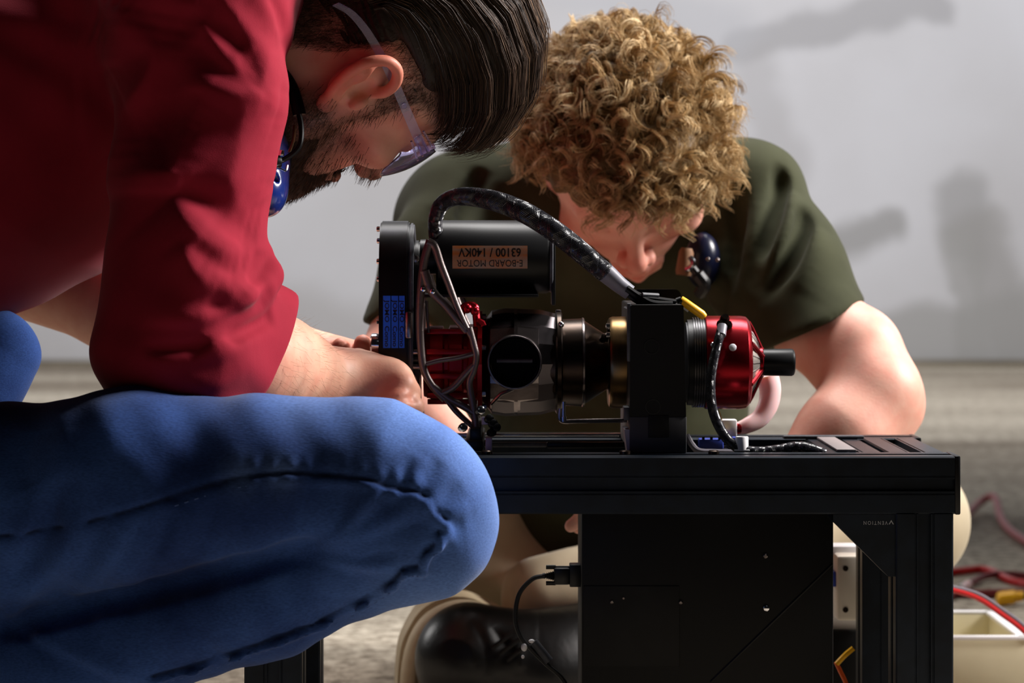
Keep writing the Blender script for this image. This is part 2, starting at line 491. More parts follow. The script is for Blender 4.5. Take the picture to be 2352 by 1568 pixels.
# serial plug with its cable on the cabinet's left side
YP = 2.25
plug = thing('serial_plug', 'black serial connector plugged into the left side of the cabinet', 'plug', tuple(P(1300, 1320, YP)))
s = FPX / YP
def pb(x0, x1, y0, y1, d0, d1, ch=.0008):
    A, B = P(x0, y1, YP), P(x1, y0, YP)
    return MB().box((A.x, YP + d0, A.z), (B.x, YP + d1, B.z), ch)
pb(1308, 1335, 1294, 1345, -.009, .009).build('flange', M['black_plastic'], plug)
pb(1272, 1309, 1302, 1341, -.007, .007, .002).build('hood', M['black_plastic'], plug)
for y in (1302, 1339):
    A, B = P(1254, y, YP), P(1312, y, YP)
    mb = MB(); mb.lathe(A, (1, 0, 0), [(0, .0018), (.008, .0018), (.0081, .0011), ((B - A).length, .0011)], 10); mb.build('thumb_screw', M['black_plastic'], plug)
mb = MB()
A = P(1246, 1322, YP)
mb.lathe(A, (1, 0, 0), [(0, .0022)] + [(.002 + .0016 * k + d, .0024 + .0004 * k - (.0007 if d else 0)) for k in range(5) for d in (0, .0009)] + [(.0105, .004)], 12); mb.build('strain_relief', M['black_rubber'], plug)
cable = thing('serial_cable', 'thin black cable looping down from the serial plug beside the boot', 'cable', tuple(P(1190, 1430, YP)))
pts = spline([P(1250, 1322, YP), P(1222, 1330, YP), P(1192, 1365, YP), P(1184, 1420, YP - .002), P(1196, 1462, YP - .004), P(1222, 1492, YP - .005), P(1255, 1525, YP - .006), P(1290, 1556, YP - .004), P(1312, 1600, YP), P(1330, 1660, YP + .01)], 8)
mb = MB(); mb.tube(pts, .0019, 10); mb.build('jacket', M['black_rubber'], cable)
mb = MB(); mb.tube([P(1226, 1474, YP - .006), P(1262, 1518, YP - .0075)], [.0036, .0036], 12); mb.build('ferrite_sleeve', M['grey_plastic'], cable)
mb = MB(); mb.ball(P(1204, 1486, YP - .006), (.0026, .002, .0034)); mb.ball(P(1221, 1472, YP - .008), (.0026, .0018, .0016)); mb.ball(P(1201, 1508, YP - .006), (.0014, .0014, .0016)); mb.build('tie_knot', M['white_plastic'], cable)

# white wall box seen between cabinet and leg; coloured wires by the leg
YW = 2.46
wb = thing('junction_box', 'off-white junction box behind the right table leg beside the cabinet', 'box', tuple(P(1930, 1430, YW)))
A, B = P(1922, 1425, YW), P(2010, 1276, YW)
MB().box((A.x, YW, A.z), (B.x, YW + .03, B.z), .003).build('lid', mat('offwhite_box', (206, 198, 184), .5), wb)
A, B = P(1906, 1458, YW), P(2020, 1262, YW)
MB().box((A.x, YW + .03, A.z), (B.x, YW + .06, B.z), .002).build('body', M['white_plastic'], wb)
MB().box((A.x - .004, YW + .022, 0), (B.x, YW + .064, A.z + .0005), .001).build('stand', M['panel_black'], wb)
for y in (1305, 1400):
    q = P(1942, y, YW); mb = MB(); mb.lathe((q.x, YW + .001, q.z), (0, -1, 0), [(0, .0026), (.0016, .0026), (.0017, .0012)], 10); mb.build('screw', M['dark_steel'], wb)
A, B = P(1908, 1349, YW), P(1922, 1314, YW)
MB().box((A.x, YW + .004, A.z), (B.x, YW + .03, B.z), .001).build('blue_clip', M['blue_part'], wb)

def wire(name, label, pts, r, m, cat='wire', n=8, group=None):
    mb = MB(); mb.tube(spline(pts, 8), r, n)
    o = mb.build(name, m, None)
    return tag(o, label, cat, group)
wire('yellow_wire', 'short yellow wire end low between cabinet and right table leg', [P(1960, 1488, 2.36), P(1940, 1505, 2.36), P(1922, 1524, 2.362)], .0024, M['yellow'])
wire('orange_wire', 'orange red wire running down beside the yellow wire end', [P(1920, 1520, 2.363), P(1932, 1545, 2.363), P(1945, 1575, 2.363), P(1960, 1640, 2.37)], .0019, M['orange_wire'])
wire('orange_wire_loop', 'small orange wire loop behind the left table leg', [P(692, 1470, 2.40), P(706, 1490, 2.39), P(704, 1512, 2.39), P(690, 1535, 2.40), P(680, 1600, 2.41)], .0022, M['orange_wire'])

# ------------------------------------------------------------------ things on the floor at right
bx = thing('plastic_trough', 'open cream plastic trough on the floor right of the table', 'container', (.45, 2.85, 0))
x0, x1, y0, y1, z1, t = .36, .5175, 2.75, 2.945, .060, .007
sm_ = M['cream_plastic']
MB().box((x0, y0, 0), (x1, y0 + t, z1), .001).build('side_panel', sm_, bx)
MB().box((x0, y1 - t, 0), (x1, y1, z1), .001).build('side_panel', sm_, bx)
MB().box((x1 - t, y0 + t, 0), (x1, y1 - t, z1), .001).build('side_panel', sm_, bx)
MB().box((x0, y0 + t, 0), (x0 + t, y1 - t, z1), .001).build('side_panel', sm_, bx)
MB().box((x0 + t, y0 + t, 0.0005), (x1 - t, y1 - t, .004)).build('bottom', sm_, bx)
rim = MB()
rim.box((x0 - .002, y0 - .002, z1 - .003), (x1 + .002, y0 + t, z1 + .001), .0008); rim.box((x0 - .002, y1 - t, z1 - .003), (x1 + .002, y1 + .002, z1 + .001), .0008)
rim.box((x1 - t - .003, y0, z1 - .003), (x1 + .002, y1, z1 + .001), .0008); rim.box((x0 - .002, y0, z1 - .003), (x0 + t, y1, z1 + .001), .0008)
rim.build('rim', M['white_plastic'], bx)

def fp(px, py, h=0.0):
    Y = (CAMZ - h) * FPX / (py - HOR)
    return P(px, py, Y)
wire('red_cable_far', 'dull red cable arching on the floor far behind the table end', [fp(2120, 1235, .01), fp(2210, 1190, .01), fp(2255, 1150, .02), fp(2285, 1142, .03), fp(2300, 1190, .015), fp(2330, 1225, .01), fp(2420, 1280, .01)], .0065, mat('faded_red_wire', (170, 60, 62), .5), 'cable')
wire('red_cable_pair', 'red cable lying flat on the floor behind the table leg', [fp(2080, 1325, .006), fp(2200, 1312, .006), fp(2265, 1308, .006), fp(2330, 1335, .006), fp(2420, 1345, .006)], .0055, M['red_wire'], 'cable')
wire('maroon_cable', 'dark maroon cable curving below the flat red cable', [fp(2150, 1390, .006), fp(2210, 1352, .006), fp(2255, 1326, .008), fp(2300, 1318, .008), fp(2360, 1322, .006), fp(2440, 1330, .006)], .0048, M['maroon_wire'], 'cable')
wire('black_cable', 'blurred black cable lying straight across the floor by the yellow connector', [fp(2100, 1358, .006), fp(2230, 1364, .006), fp(2320, 1362, .006), fp(2430, 1366, .006)], .006, M['maroon_wire'], 'cable')
wire('red_lead', 'bright red lead arching over the rim of the cream trough', [P(2120, 1345, 2.70), P(2195, 1357, 2.70), P(2250, 1376, 2.70), P(2300, 1410, 2.70), P(2350, 1448, 2.70), P(2420, 1520, 2.70)], .0024, M['red_wire'], 'cable')
wire('grey_lead', 'grey lead running along the bright red lead', [P(2120, 1337, 2.706), P(2195, 1350, 2.706), P(2252, 1367, 2.706), P(2302, 1400, 2.706), P(2352, 1438, 2.706), P(2420, 1508, 2.706)], .0022, M['grey_wire'], 'cable')
cn = thing('yellow_connector', 'small yellow plug lying on the floor beyond the trough', 'connector', tuple(fp(2320, 1390)))
q = fp(2318, 1392)
mb = MB(); mb.lathe((q.x - .016, q.y, .009), (1, 0, .12), [(0, .006), (.003, .009), (.022, .009), (.024, .007), (.034, .006)], 12); mb.build('shell', M['yellow'], cn)
mb = MB(); mb.lathe((q.x + .017, q.y, .013), (1, 0, .12), [(0, .005), (.008, .0045)], 10); mb.build('tip', M['ink'], cn)
cl = thing('white_cable_joint', 'whitish heat shrink joint on the maroon cable', 'joint', tuple(fp(2225, 1345)))
mb = MB(); mb.tube([fp(2206, 1354, .008), fp(2224, 1342, .008)], .0058, 10); mb.build('sleeve', M['pink_hose'], cl)
mb = MB(); mb.tube([fp(2205, 1355, .008), fp(2207, 1353, .008)], .0068, 10); mb.build('collar', M['white_plastic'], cl)
# ------------------------------------------------------------------ turbine test rig
YM = 2.265
SM = FPX / YM
AXZ = P(0, 832, YM).z
rig = thing('turbine_rig', 'electric motor driven steel and red turbine test rig bolted on the table', 'machine', (P(1300, 832, YM).x, YM, ZT))
def X(px): return (px - 1176.0) * YM / FPX
def R(p): return p / SM
def laX(name, prof, m, parent=rig, n=48, zc_=None, yc=YM, cap=True, sm=35):
    """lathe about the x axis; profile in photo pixels (x, radius)"""
    z = AXZ if zc_ is None else zc_
    mb = MB()
    mb.lathe((0, yc, z), (1, 0, 0), [(X(x), R(r)) for x, r in prof], n, cap)
    return mb.build(name, m, parent, sm)

# --- drive belt housing (upright stadium), screws, knob, blue tape
def stadium(zlo, zhi, w, n=14):
    r = w / 2
    return [(r * math.cos(a), zhi - r + r * math.sin(a)) for a in [PI * k / n for k in range(n + 1)]] + \
           [(r * math.cos(a), zlo + r + r * math.sin(a)) for a in [PI + PI * k / n for k in range(n + 1)]]
zl, zh = P(0, 955, 2.25).z, P(0, 507, 2.25).z
YH = 2.262
def plateX(name, px0, px1, zlo, zhi, wd, m, parent=rig, yc=YH, bev=.0012):
    mb = MB()
    x0_, x1_ = X(px0), X(px1)
    ol = stadium(zlo, zhi, wd)
    mb.prism([(x0_ + bev, yc + y, z) for y, z in ol], (x1_ - x0_ - 2 * bev, 0, 0))
    ol2 = stadium(zlo + bev, zhi - bev, wd - 2 * bev)
    mb.prism([(x0_, yc + y, z) for y, z in ol2], (bev, 0, 0))
    mb.prism([(x1_ - bev, yc + y, z) for y, z in ol2], (bev, 0, 0))
    return mb.build(name, m, parent, 30)
hous = plateX('belt_housing', 876, 942, zl, zh, .088, M['black_satin'])
plateX('housing_cover', 942, 953, P(0, 950, 2.25).z, P(0, 512, 2.25).z, .084, M['grey_plastic'])
plateX('bearing_plate', 953, 966, P(0, 980, 2.25).z, P(0, 552, 2.25).z, .062, M['black_satin'])
for i, py in enumerate((526, 553, 600, 640, 738)):
    q = P(871, py, YH - .030)
    mb = MB(); mb.lathe((X(877), YH - .033 + .004 * (i % 2), q.z), (-1, 0, 0), [(0, .0022), (.0022, .0022), (.0026, .0016)], 10); mb.build('screw', M['chrome'], rig)
mb = MB(); q = P(865, 790, YH - .030)
mb.lathe((X(877), YH - .034, q.z), (-1, 0, 0), [(0, .0085), (.003, .0090), (.0062, .0088), (.0074, .007)], 24); mb.build('adjust_knob', M['chrome'], rig)
q = P(958, 594, YH - .031)
mb = MB(); mb.lathe((X(958), YH - .0305, q.z), (0, -1, 0), [(0, .0030), (.0016, .0030), (.002, .002)], 14); mb.build('screw', M['steel'], rig)
mb = MB(); q = P(944, 746, YH)
mb.box((X(936), YH - .050, P(0, 778, YH - .05).z), (X(952), YH - .036, P(0, 715, YH - .05).z), .002); mb.build('tension_bracket', M['steel'], rig)
for py in (808, 825, 842):
    q = P(952, py, YH - .036); mb = MB(); mb.lathe((X(946), YH - .036, q.z), (1, 0, 0), [(0, .0026), (.008, .0026)], 12); mb.build('spacer', M['steel'] if py != 825 else M['black_plastic'], rig)
YL = YH - .044
for k, (a_, b_) in enumerate(((880, 897), (899, 914.5), (916.5, 929))):
    A, B = P(a_, 799, YL), P(b_, 679, YL)
    lb = MB().box((A.x, YL - .0006, A.z), (B.x, YL + .0006, B.z)).build('blue_tape', M['blue_tape'], rig, 0)
    cx = (A.x + B.x) / 2
    for body, py, sz in (('JOMO', 715, .0066), ('Como', 772, .0066)):
        cz = P(0, py, YL).z
        put_text(body, sz, M['blue_ink'], 'lettering', lb, lambda x, y, z, cx=cx, cz=cz: (cx + y * .75, YL - .0007 - z, cz - x), bold=.0001)

# --- motor with its label
MZ = P(0, 590, YM).z
MR = 84
motor = laX('motor', [(1003, 60), (1003, 78), (1008, MR), (1255, MR), (1262, 80), (1265, 70), (1265, 20)], M['black_satin'], zc_=MZ, n=56)
laX('shaft_collar', [(966, 40), (1003, 40)], M['black_plastic'], zc_=MZ)
laX('end_ring', [(1262, 81), (1268, 82), (1270, 76)], M['grey_plastic'], zc_=MZ, parent=motor, n=56)
mrr = R(MR)
def on_motor(u, v, h=0.0003):
    """u along x from label centre, v arc height -> point on the can, facing the viewer"""
    a = v / mrr
    return (X(1126) + u, YM - (mrr + h) * math.cos(a), MZ + (mrr + h) * math.sin(a))
lbw, lbh = R(85), R(26)
mb = MB(); n = 12; v = []; fcs = []
for i in range(n + 1):
    vv = -lbh + 2 * lbh * i / n
    for uu in (-lbw, lbw):
        v.append(on_motor(uu, vv, .0003)); 
for i in range(n): fcs.append((2 * i, 2 * i + 1, 2 * i + 3, 2 * i + 2))
b0 = len(v)
for i in range(n + 1):
    vv = -lbh + 2 * lbh * i / n
    for uu in (-lbw, lbw):
        v.append(on_motor(uu, vv, -.0004))
mb.raw(v, fcs + [tuple(b0 + j for j in f_) for f_ in fcs])
lab = mb.build('label', M['label'], motor, 30)
put_text('63100 / 140KV', R(27), M['ink'], 'lettering', lab, lambda x, y, z: on_motor(-x * .86, -y + R(11.5), .0005 + z * .5), bold=.00018)
put_text('E-BOARD MOTOR', R(22), M['ink'], 'lettering', lab, lambda x, y, z: on_motor(-x * .84, -y - R(13), .0005 + z * .5))
# faint dark print below the label
mb = MB(); mb.box((X(975), YM - .035, P(0, 681, YM).z), (X(1236), YM + .035, P(0, 674, YM).z), .0006); mb.build('motor_plate', M['black_satin'], rig)
mb = MB(); mb.box((X(1266), YM - .02, P(0, 700, YM).z), (X(1275), YM + .02, P(0, 560, YM).z), .001); mb.build('motor_stay', M['black_satin'], rig)

# --- red compressor body with fins
laX('compressor_body', [(972, 30), (974, 78), (990, 84), (1018, 84), (1022, 76), (1030, 76), (1034, 86), (1062, 86), (1066, 78), (1074, 78), (1078, 88), (1098, 88), (1104, 70), (1110, 40)], M['red_deep'], n=18, sm=20)
for k in range(5):
    a = k * PI / 5 - PI / 2
    mb = MB()
    c = Vector((X(1040), YM - R(90) * math.cos(a), AXZ + R(90) * math.sin(a)))
    mb.box((X(982), c.y - .0022, c.z - .0022), (X(1096), c.y + .0022, c.z + .0022), .0006); mb.build('fin', M['red_deep'], rig)
mb = MB()
mb.tube(spline([P(1058, 742, 2.226), P(1062, 710, 2.226), P(1074, 702, 2.226), P(1090, 704, 2.226), P(1094, 726, 2.224), P(1096, 750, 2.222)], 5), [.0032] * 26, 10); mb.ball(P(1073, 708, 2.222), .0042); mb.ball(P(1091, 714, 2.22), .004)
mb.tube([P(1095, 735, 2.222), P(1108, 742, 2.222), P(1110, 748, 2.222)], .0026, 8)
mb.build('clip_bracket', M['red_anodised'], rig)
laX('compressor_flange', [(1098, 92), (1098, 118), (1108, 118), (1108, 92)], M['red_deep'], n=12, sm=20)
for a in (0.35, 1.4, 2.45, 3.5, 4.5, 5.6):
    c = Vector((X(1108), YM - R(106) * math.cos(a), AXZ + R(106) * math.sin(a)))
    mb = MB(); mb.lathe(c, (1, 0, 0), [(0, .0026), (.003, .0026), (.0034, .0018)], 6); mb.build('screw', M['steel'], rig)

# --- steel turbine casing: two faceted cones on a seam, with the round outlet facing the viewer
laX('turbine_casing', [(1106, 44), (1110, 78), (1127, 112), (1181, 117), (1181, 121), (1189, 121), (1189, 117), (1236, 112), (1246, 84), (1250, 60)], M['steel'], n=16, sm=15, cap=True)
laX('casing_shroud', [(1094, 70), (1130, 119), (1160, 124), (1240, 121), (1275, 112)], mat('shroud_steel', (92, 86, 88), .35, metal=1.0), n=16, sm=15, cap=False, yc=YM + .004)
bore_m = mat('bore_black', (5, 5, 5), .8, spec=.1)
oc = P(1182, 832, 2.205)
yo = 2.205
mb = MB()
mb.lathe((oc.x, YM, oc.z), (0, -1, 0), [(0, .0222), (YM - yo - .001, .0222), (YM - yo, .0216), (YM - yo, .0206), (YM - yo - .002, .0200), (.012, .0196), (.012, .0)], 48, cap=False)
outl = mb.build('outlet_pipe', M['steel'], rig)
mb = MB(); mb.lathe((oc.x, YM - .0455, oc.z), (0, -1, 0), [(0, .0001), (0.0002, .0190), (.0130, .0192)], 48, cap=False); mb.build('bore', bore_m, outl)
mb = MB(); mb.tube([(oc.x - R(40), yo + .006, oc.z + .001), (oc.x + R(40), yo + .006, oc.z + .001)], .0016, 10); mb.build('highlight_bar', M['grey_plastic'], outl)  # bar added to draw the horizontal highlight inside the outlet
mb = MB()
mb.tube([P(1128, 928, 2.215), P(1150, 905, 2.212), P(1178, 893, 2.212)], .0016, 8); mb.build('brace_rod', M['steel'], rig)
laX('exhaust_collar', [(1244, 70), (1246, 101), (1274, 103), (1274, 92)], M['dark_steel'])
laX('clamp_ring', [(1274, 96), (1275, 113), (1279, 118), (1288, 118), (1291, 112), (1291, 96)], M['dark_steel'])
mb = MB(); q = P(1283, 722, YM); mb.box((X(1276), YM - .006, AXZ + R(112)), (X(1289), YM + .006, AXZ + R(121)), .001); mb.build('clamp_lug', M['steel'], rig)
mb = MB(); q = P(1289, 745, 2.238); mb.ball(q, .0026); mb.build('clamp_bolt', M['chrome'], rig)
laX('exhaust_tube', [(1290, 99), (1337, 101), (1340, 97), (1388, 66), (1396, 62), (1404, 62)], M['dark_steel'])
laX('exhaust_weld', [(1335, 100), (1337, 103), (1341, 102), (1343, 96)], M['steel'])
mb = MB()
mb.lathe((X(1382), YM - .0215, AXZ + R(55)), (0.3, -1, .4), [(0, .0032), (.006, .0032), (.0065, .0022)], 10); mb.lathe((X(1392), YM - .018, AXZ + R(50)), (0.1, -.6, 1), [(0, .0012), (.013, .0012)], 8); mb.build('sensor_stub', M['dark_steel'], rig)

# --- gold canister, clamp block, ring stack, red intake cap
laX('gold_canister', [(1396, 58), (1396, 96), (1399, 102), (1406, 105), (1450, 105)], M['gold'])
for dy in (-.0145, .0095):
    mb = MB(); mb.lathe((X(1398), YM - .030, AXZ + R(78) + dy * .3), (-1, 0, 0), [(0, .0022), (.003, .0022), (.0036, .001)], 10); mb.build('screw', M['chrome'], rig)
YB0, YB1 = 2.172, 2.352
def blk(px0, px1, py0, py1, Y0, Y1, ch, name, m, parent):
    A, B = P(px0, py1, Y0), P(px1, py0, Y0)
    return MB().box((A.x, Y0, A.z), (B.x, Y1, B.z), ch).build(name, m, parent)
zb = P(0, 700, YB0).z
A0, A1 = P(1449, 0, YB0).x, P(1570, 0, YB0).x
B0, B1 = P(1446, 0, YB0).x, P(1576, 0, YB0).x
zmid = P(0, 957, YB0).z
mb = MB(); mb.prism([(A0, YB0, zb - .001), (A0 + .001, YB0, zb), (A1 - .001, YB0, zb), (A1, YB0, zb - .001), (B1, YB0, zmid), (B0, YB0, zmid)], (0, YB1 - YB0, 0))
block = mb.build('clamp_block', M['panel_black'], rig, 20)
blk(1446, 1577, 957, 1040, YB0 + .0005, YB1, .0008, 'block_foot', mat('foot_grey', (40, 41, 44), .6), rig)
blk(1489, 1536, 953, 1005, YB0 - .0006, YB0 + .02, .0004, 'foot_key', M['panel_black'], rig)
blk(1433, 1446, 935, 965, YB0 + .004, YB0 + .03, .0006, 'side_tab', M['grey_plastic'], rig)
mb = MB(); A = P(1434, 986, YB0 + .003); Bq = P(1447, 1040, YB0 + .003)
mb.prism([(A.x, A.y, A.z), (Bq.x, A.y, A.z), (Bq.x + .002, A.y, Bq.z), (Bq.x - .002, A.y, Bq.z)], (0, .04, 0)); mb.build('side_tab', mat('tab_grey', (150, 150, 158), .5), rig)
blk(1441, 1449, 697, 830, YB0 + .001, YB0 + .012, .0004, 'edge_strip', M['grey_plastic'], rig)
for px, py in ((1497, 796), (1500, 934)):
    q = P(px, py, YB0)
    mb = MB(); r_ = .0062
    mb.lathe((q.x, YB0 + .0004, q.z), (0, -1, 0), [(0, r_), (.0008, r_), (.0008, r_ * .86), (-.003, r_ * .84), (-.003, .0)], 28, cap=False); mb.build('bolt_hole', M['black_plastic'], block)
for k, px in enumerate((1457, 1485, 1512, 1549)):
    q = P(px, 704, YB0 + .002)
    L_ = (.009, .006, .011, .008)[k]
    mb = MB(); mb.prism([(q.x - L_ / 2, q.y, q.z - .0026), (q.x - L_ / 2 + .003, q.y, q.z - .003), (q.x + L_ / 2, q.y, q.z + .0012), (q.x + L_ / 2 - .002, q.y, q.z + .0014)], (0, .10, 0)); mb.build('comb_tooth', M['grey_plastic'], block, 20)
YR = 2.30
A, B = P(1462, 760, YR), P(1565, 664, YR)
mb = MB(); r_ = .006
ol = [(A.x, A.z), (A.x, B.z)] + [(B.x - r_ + r_ * math.sin(t), B.z - r_ + r_ * math.cos(t)) for t in [PI / 2 * k / 6 for k in range(7)]] + [(B.x, A.z)]
mb.prism([(x, YR, z) for x, z in ol], (0, .004, 0)); mb.build('back_plate', M['black_satin'], rig, 20)

laX('spacer_drum', [(1574, 92), (1590, 92)], M['grey_plastic'])
laX('cowl', [(1578, 98), (1622, 100)], M['black_plastic'])
for px in (1591, 1596.5, 1602, 1607.5, 1613):
    laX('disc', [(px - 1.3, 90), (px - 1.3, 103.5), (px + 1.3, 103.5), (px + 1.3, 90)], mat('disc_dark', (70, 68, 70), .3, metal=.9) if px < 1592 else bpy.data.materials['disc_dark'], n=56)
red = laX('intake_cap', [(1617, 90), (1617, 105), (1620, 107), (1700, 107), (1712, 105), (1719, 98), (1722, 90), (1722, 78), (1716, 76)], M['red_anodised'], n=64)
for px, py, m_, r_ in ((1675, 795, 'light_plastic', .0031), (1632, 790, 'chrome', .0026)):
    dz = P(0, py, YM).z - AXZ
    y = YM - math.sqrt(R(107) ** 2 - dz ** 2)
    mb = MB(); mb.lathe((X(px), y + .0012, AXZ + dz), (0, -1, dz / R(107)), [(0, r_), (.0014, r_), (.0020, r_ * .7)], 20); mb.build('plug' if px == 1675 else 'screw', M[m_], red)
for px, py, s_ in ((1659, 737, 1), (1648, 745, .7), (1667, 749, .8)):
    dz = P(0, py, YM).z - AXZ
    y = YM - math.sqrt(max(R(107) ** 2 - dz ** 2, 0))
    mb = MB(); mb.lathe((X(px), y + .002, AXZ + dz), (0.1, -1, .5), [(0, .004 * s_), (.006 * s_, .004 * s_), (.0062 * s_, .0026 * s_), (.010 * s_, .0026 * s_)], 10); mb.build('terminal', M['dark_steel'], red)
laX('intake_screen', [(1719, 78), (1724, 74), (1734, 58), (1742, 38)], M['mesh_grey'], n=40, cap=False)
for k in range(26):
    a = 2 * PI * k / 26
    pts_ = []
    for x_, r_ in ((1721, 77.5), (1728, 68.5), (1736, 54.5), (1743, 38)):
        pts_.append((X(x_), YM + R(r_) * math.cos(a), AXZ + R(r_) * math.sin(a)))
    mb = MB(); mb.tube(pts_, .0004, 5); mb.build('screen_wire', M['steel'], rig)
for k in range(6):
    a = 2 * PI * k / 6 + PI / 6 + PI / 2 - .5236
    pts_ = [(X(1718), YM + R(92) * math.cos(a), AXZ + R(92) * math.sin(a)), (X(1726), YM + R(78) * math.cos(a), AXZ + R(78) * math.sin(a)), (X(1746), YM + R(34) * math.cos(a), AXZ + R(34) * math.sin(a)), (X(1750), YM + R(28) * math.cos(a), AXZ + R(28) * math.sin(a))]
    mb = MB(); mb.tube(pts_, .0021, 8); mb.build('cage_strut', M['red_anodised'], rig)
laX('cage_hub', [(1742, 30), (1744, 35), (1750, 35), (1753, 29)], M['red_anodised'])
laX('starter_knob', [(1750, 26), (1752, 30.5), (1818, 31.5), (1823, 29), (1825, 25)], M['black_satin'])

# --- topology optimised lattice stand, two mirrored frames
def strut(pts, w0, w1, Y, Y2=None):
    Y2 = Y if Y2 is None else Y2
    n = len(pts)
    q = spline([P(px, py, Y + (Y2 - Y) * i / (n - 1)) for i, (px, py) in enumerate(pts)], 6)
    m_ = len(q)
    mb = MB(); mb.tube(q, [(w0 + (w1 - w0) * i / (m_ - 1)) / SM / 2 for i in range(m_)], 10)
    return mb.build('strut', M['lattice'], rig, 60)
YA, YZ = 2.205, 2.325
for Y, dx in ((YA, 0), (YZ, 6)):
    d = lambda L: [(x + dx, y) for x, y in L]
    strut(d([(988, 552), (974, 600), (967, 660), (964, 720), (966, 790), (974, 850), (996, 890), (1022, 918)]), 19, 16, Y)
    strut(d([(982, 556), (998, 566), (1012, 606), (1030, 652), (1050, 705), (1068, 745), (1085, 778)]), 20, 13, Y)
    strut(d([(974, 622), (984, 655), (1000, 678), (1022, 700), (1050, 735), (1072, 762)]), 24, 15, Y)
    strut(d([(1078, 752), (1088, 790), (1094, 820), (1088, 850), (1078, 880), (1086, 930), (1094, 985)]), 15, 16, Y)
    strut(d([(972, 838), (1010, 828), (1050, 822), (1090, 812)]), 10, 11, Y)
    strut(d([(1012, 905), (1040, 890), (1066, 862), (1088, 838)]), 16, 15, Y)
    strut(d([(996, 888), (1030, 915), (1066, 934), (1090, 950)]), 16, 16, Y)
    strut(d([(1020, 912), (1045, 944), (1068, 966), (1090, 985)]), 10, 9, Y)
for (x, y) in ((986, 556), (968, 700), (1084, 776), (1092, 960), (1012, 905)):
    strut([(x, y), (x + 3, y)], 11, 11, YA, YZ)
strut([(980, 690), (982, 730), (985, 765)], 7, 6, 2.24)
strut([(1058, 675), (1066, 690), (1074, 704)], 9, 8, 2.26)
for px, py in ((972, 664), (994, 669)):
    q = P(px, py, YA - .004); mb = MB(); mb.lathe(q, (0, -1, 0), [(0, .002), (.0022, .002), (.0026, .0013)], 10); mb.build('screw', M['chrome'], rig)
# feet of the stand and the bolts round them
MB().box((X(1072), 2.185, ZT + .0003), (X(1112), 2.345, ZT + R(26)), .0015).build('stand_foot', M['black_plastic'], rig)
MB().box((X(1082), 2.19, ZT + R(24)), (X(1108), 2.34, ZT + R(52)), .0015).build('stand_riser', M['black_plastic'], rig)
A, B = P(1106, 975, 2.19), P(1122, 957, 2.19)
MB().box((A.x, 2.187, A.z), (B.x, 2.20, B.z), .0008).build('tab', mat('tab_lavender', (158, 156, 170), .45), rig)
A, B = P(1115, 1034, 2.18), P(1130, 1005, 2.18)
MB().box((A.x, 2.178, ZT + .0003), (B.x, 2.20, B.z), .0008).build('tab', bpy.data.materials['tab_lavender'], rig)
for px, py in ((1058, 984), (1127, 975), (1134, 984), (1124, 995), (1098, 945), (1118, 964)):
    q = P(px, py, 2.187); mb = MB(); mb.lathe(q, (0.5, -1, .3), [(0, .0026), (.0034, .0026), (.0034, .0036), (.0062, .0036), (.0068, .0026)], 10); mb.build('bolt', M['chrome'] if px in (1058, 1098) else M['black_satin'], rig)
MB().box((X(1040), 2.20, ZT + .0003), (X(1072), 2.215, ZT + .003), .0006).build('foot_shim', M['steel'], rig)
# silver L rod under the casing
mb = MB()
mb.tube(spline([P(1287, 938, 2.20), P(1286, 955, 2.20), P(1288, 964, 2.20), P(1298, 968, 2.20), P(1330, 967, 2.20), P(1440, 965, 2.20)], 6), .0018, 8); mb.build('link_rod', M['steel'], rig)
mb = MB(); mb.lathe(P(1295, 968, 2.20), (0, 0, 1), [(0, .0022), (.004, .0022), (.0042, .0014), (.016, .0014)], 10); mb.build('rod_pin', M['chrome'], rig)
MB().box((X(1255), 2.225, ZT + .0003), (X(1440), 2.236, ZT + R(14)), .0008).build('base_rail', M['black_satin'], rig)

# ------------------------------------------------------------------ braided cables
def braid_cable(pts, r, label, name, strands, turns, wr, rseg=140, parent=None, dark=M['black_rubber'], flat=1.0):
    q = spline(pts, max(3, rseg // (len(pts) - 1)))
    m = len(q)
    rr = r if isinstance(r, list) else [r, r]
    rad = [float(np.interp(i / (m - 1), np.linspace(0, 1, len(rr)), rr)) for i in range(m)]
    root = parent if parent is not None else thing(name, label, 'cable', tuple(q[m // 2]))
    mb = MB(); mb.tube(q, [x * .97 for x in rad], 20); mb.build('core', dark, root, 60)
    u = None; fr = []
    for k in range(m):
        d = (q[min(k + 1, m - 1)] - q[max(k - 1, 0)]).normalized()
        if u is None: u = d.orthogonal().normalized()
        u = (u - d * u.dot(d)).normalized(); fr.append((u.copy(), d.cross(u)))
    mb = MB()
    for s_ in range(strands):
        for sg in (1, -1):
            pts_ = []
            for k in range(m):
                a = 2 * PI * s_ / strands + sg * 2 * PI * turns * k / (m - 1)
                h = rad[k] + wr * .35 * math.sin(a * strands / 2 * sg * .5)
                pts_.append(q[k] + (fr[k][0] * math.cos(a) + fr[k][1] * math.sin(a)) * h)
            mb.tube(pts_, wr, 4, cap=False)
    o = mb.build('braid_sleeve', M['braid'], root, 60); o['kind'] = 'stuff'
    return root, q, fr
hp = [P(1003, 560, 2.25), P(1000, 530, 2.245), P(1001, 500, 2.24), P(1014, 470, 2.235), P(1045, 453, 2.23), P(1095, 453, 2.22), P(1160, 469, 2.21), P(1225, 499, 2.20), P(1290, 543, 2.195), P(1345, 588, 2.195), P(1390, 626, 2.20)]
big, q_, fr_ = braid_cable(hp, [.0055, .0055, .0060, .0070, .0080, .0084, .0084, .0078], 'thick black braided cable arching from the belt housing to the clamp block', 'braided_cable', 22, 9, .00034, 200)
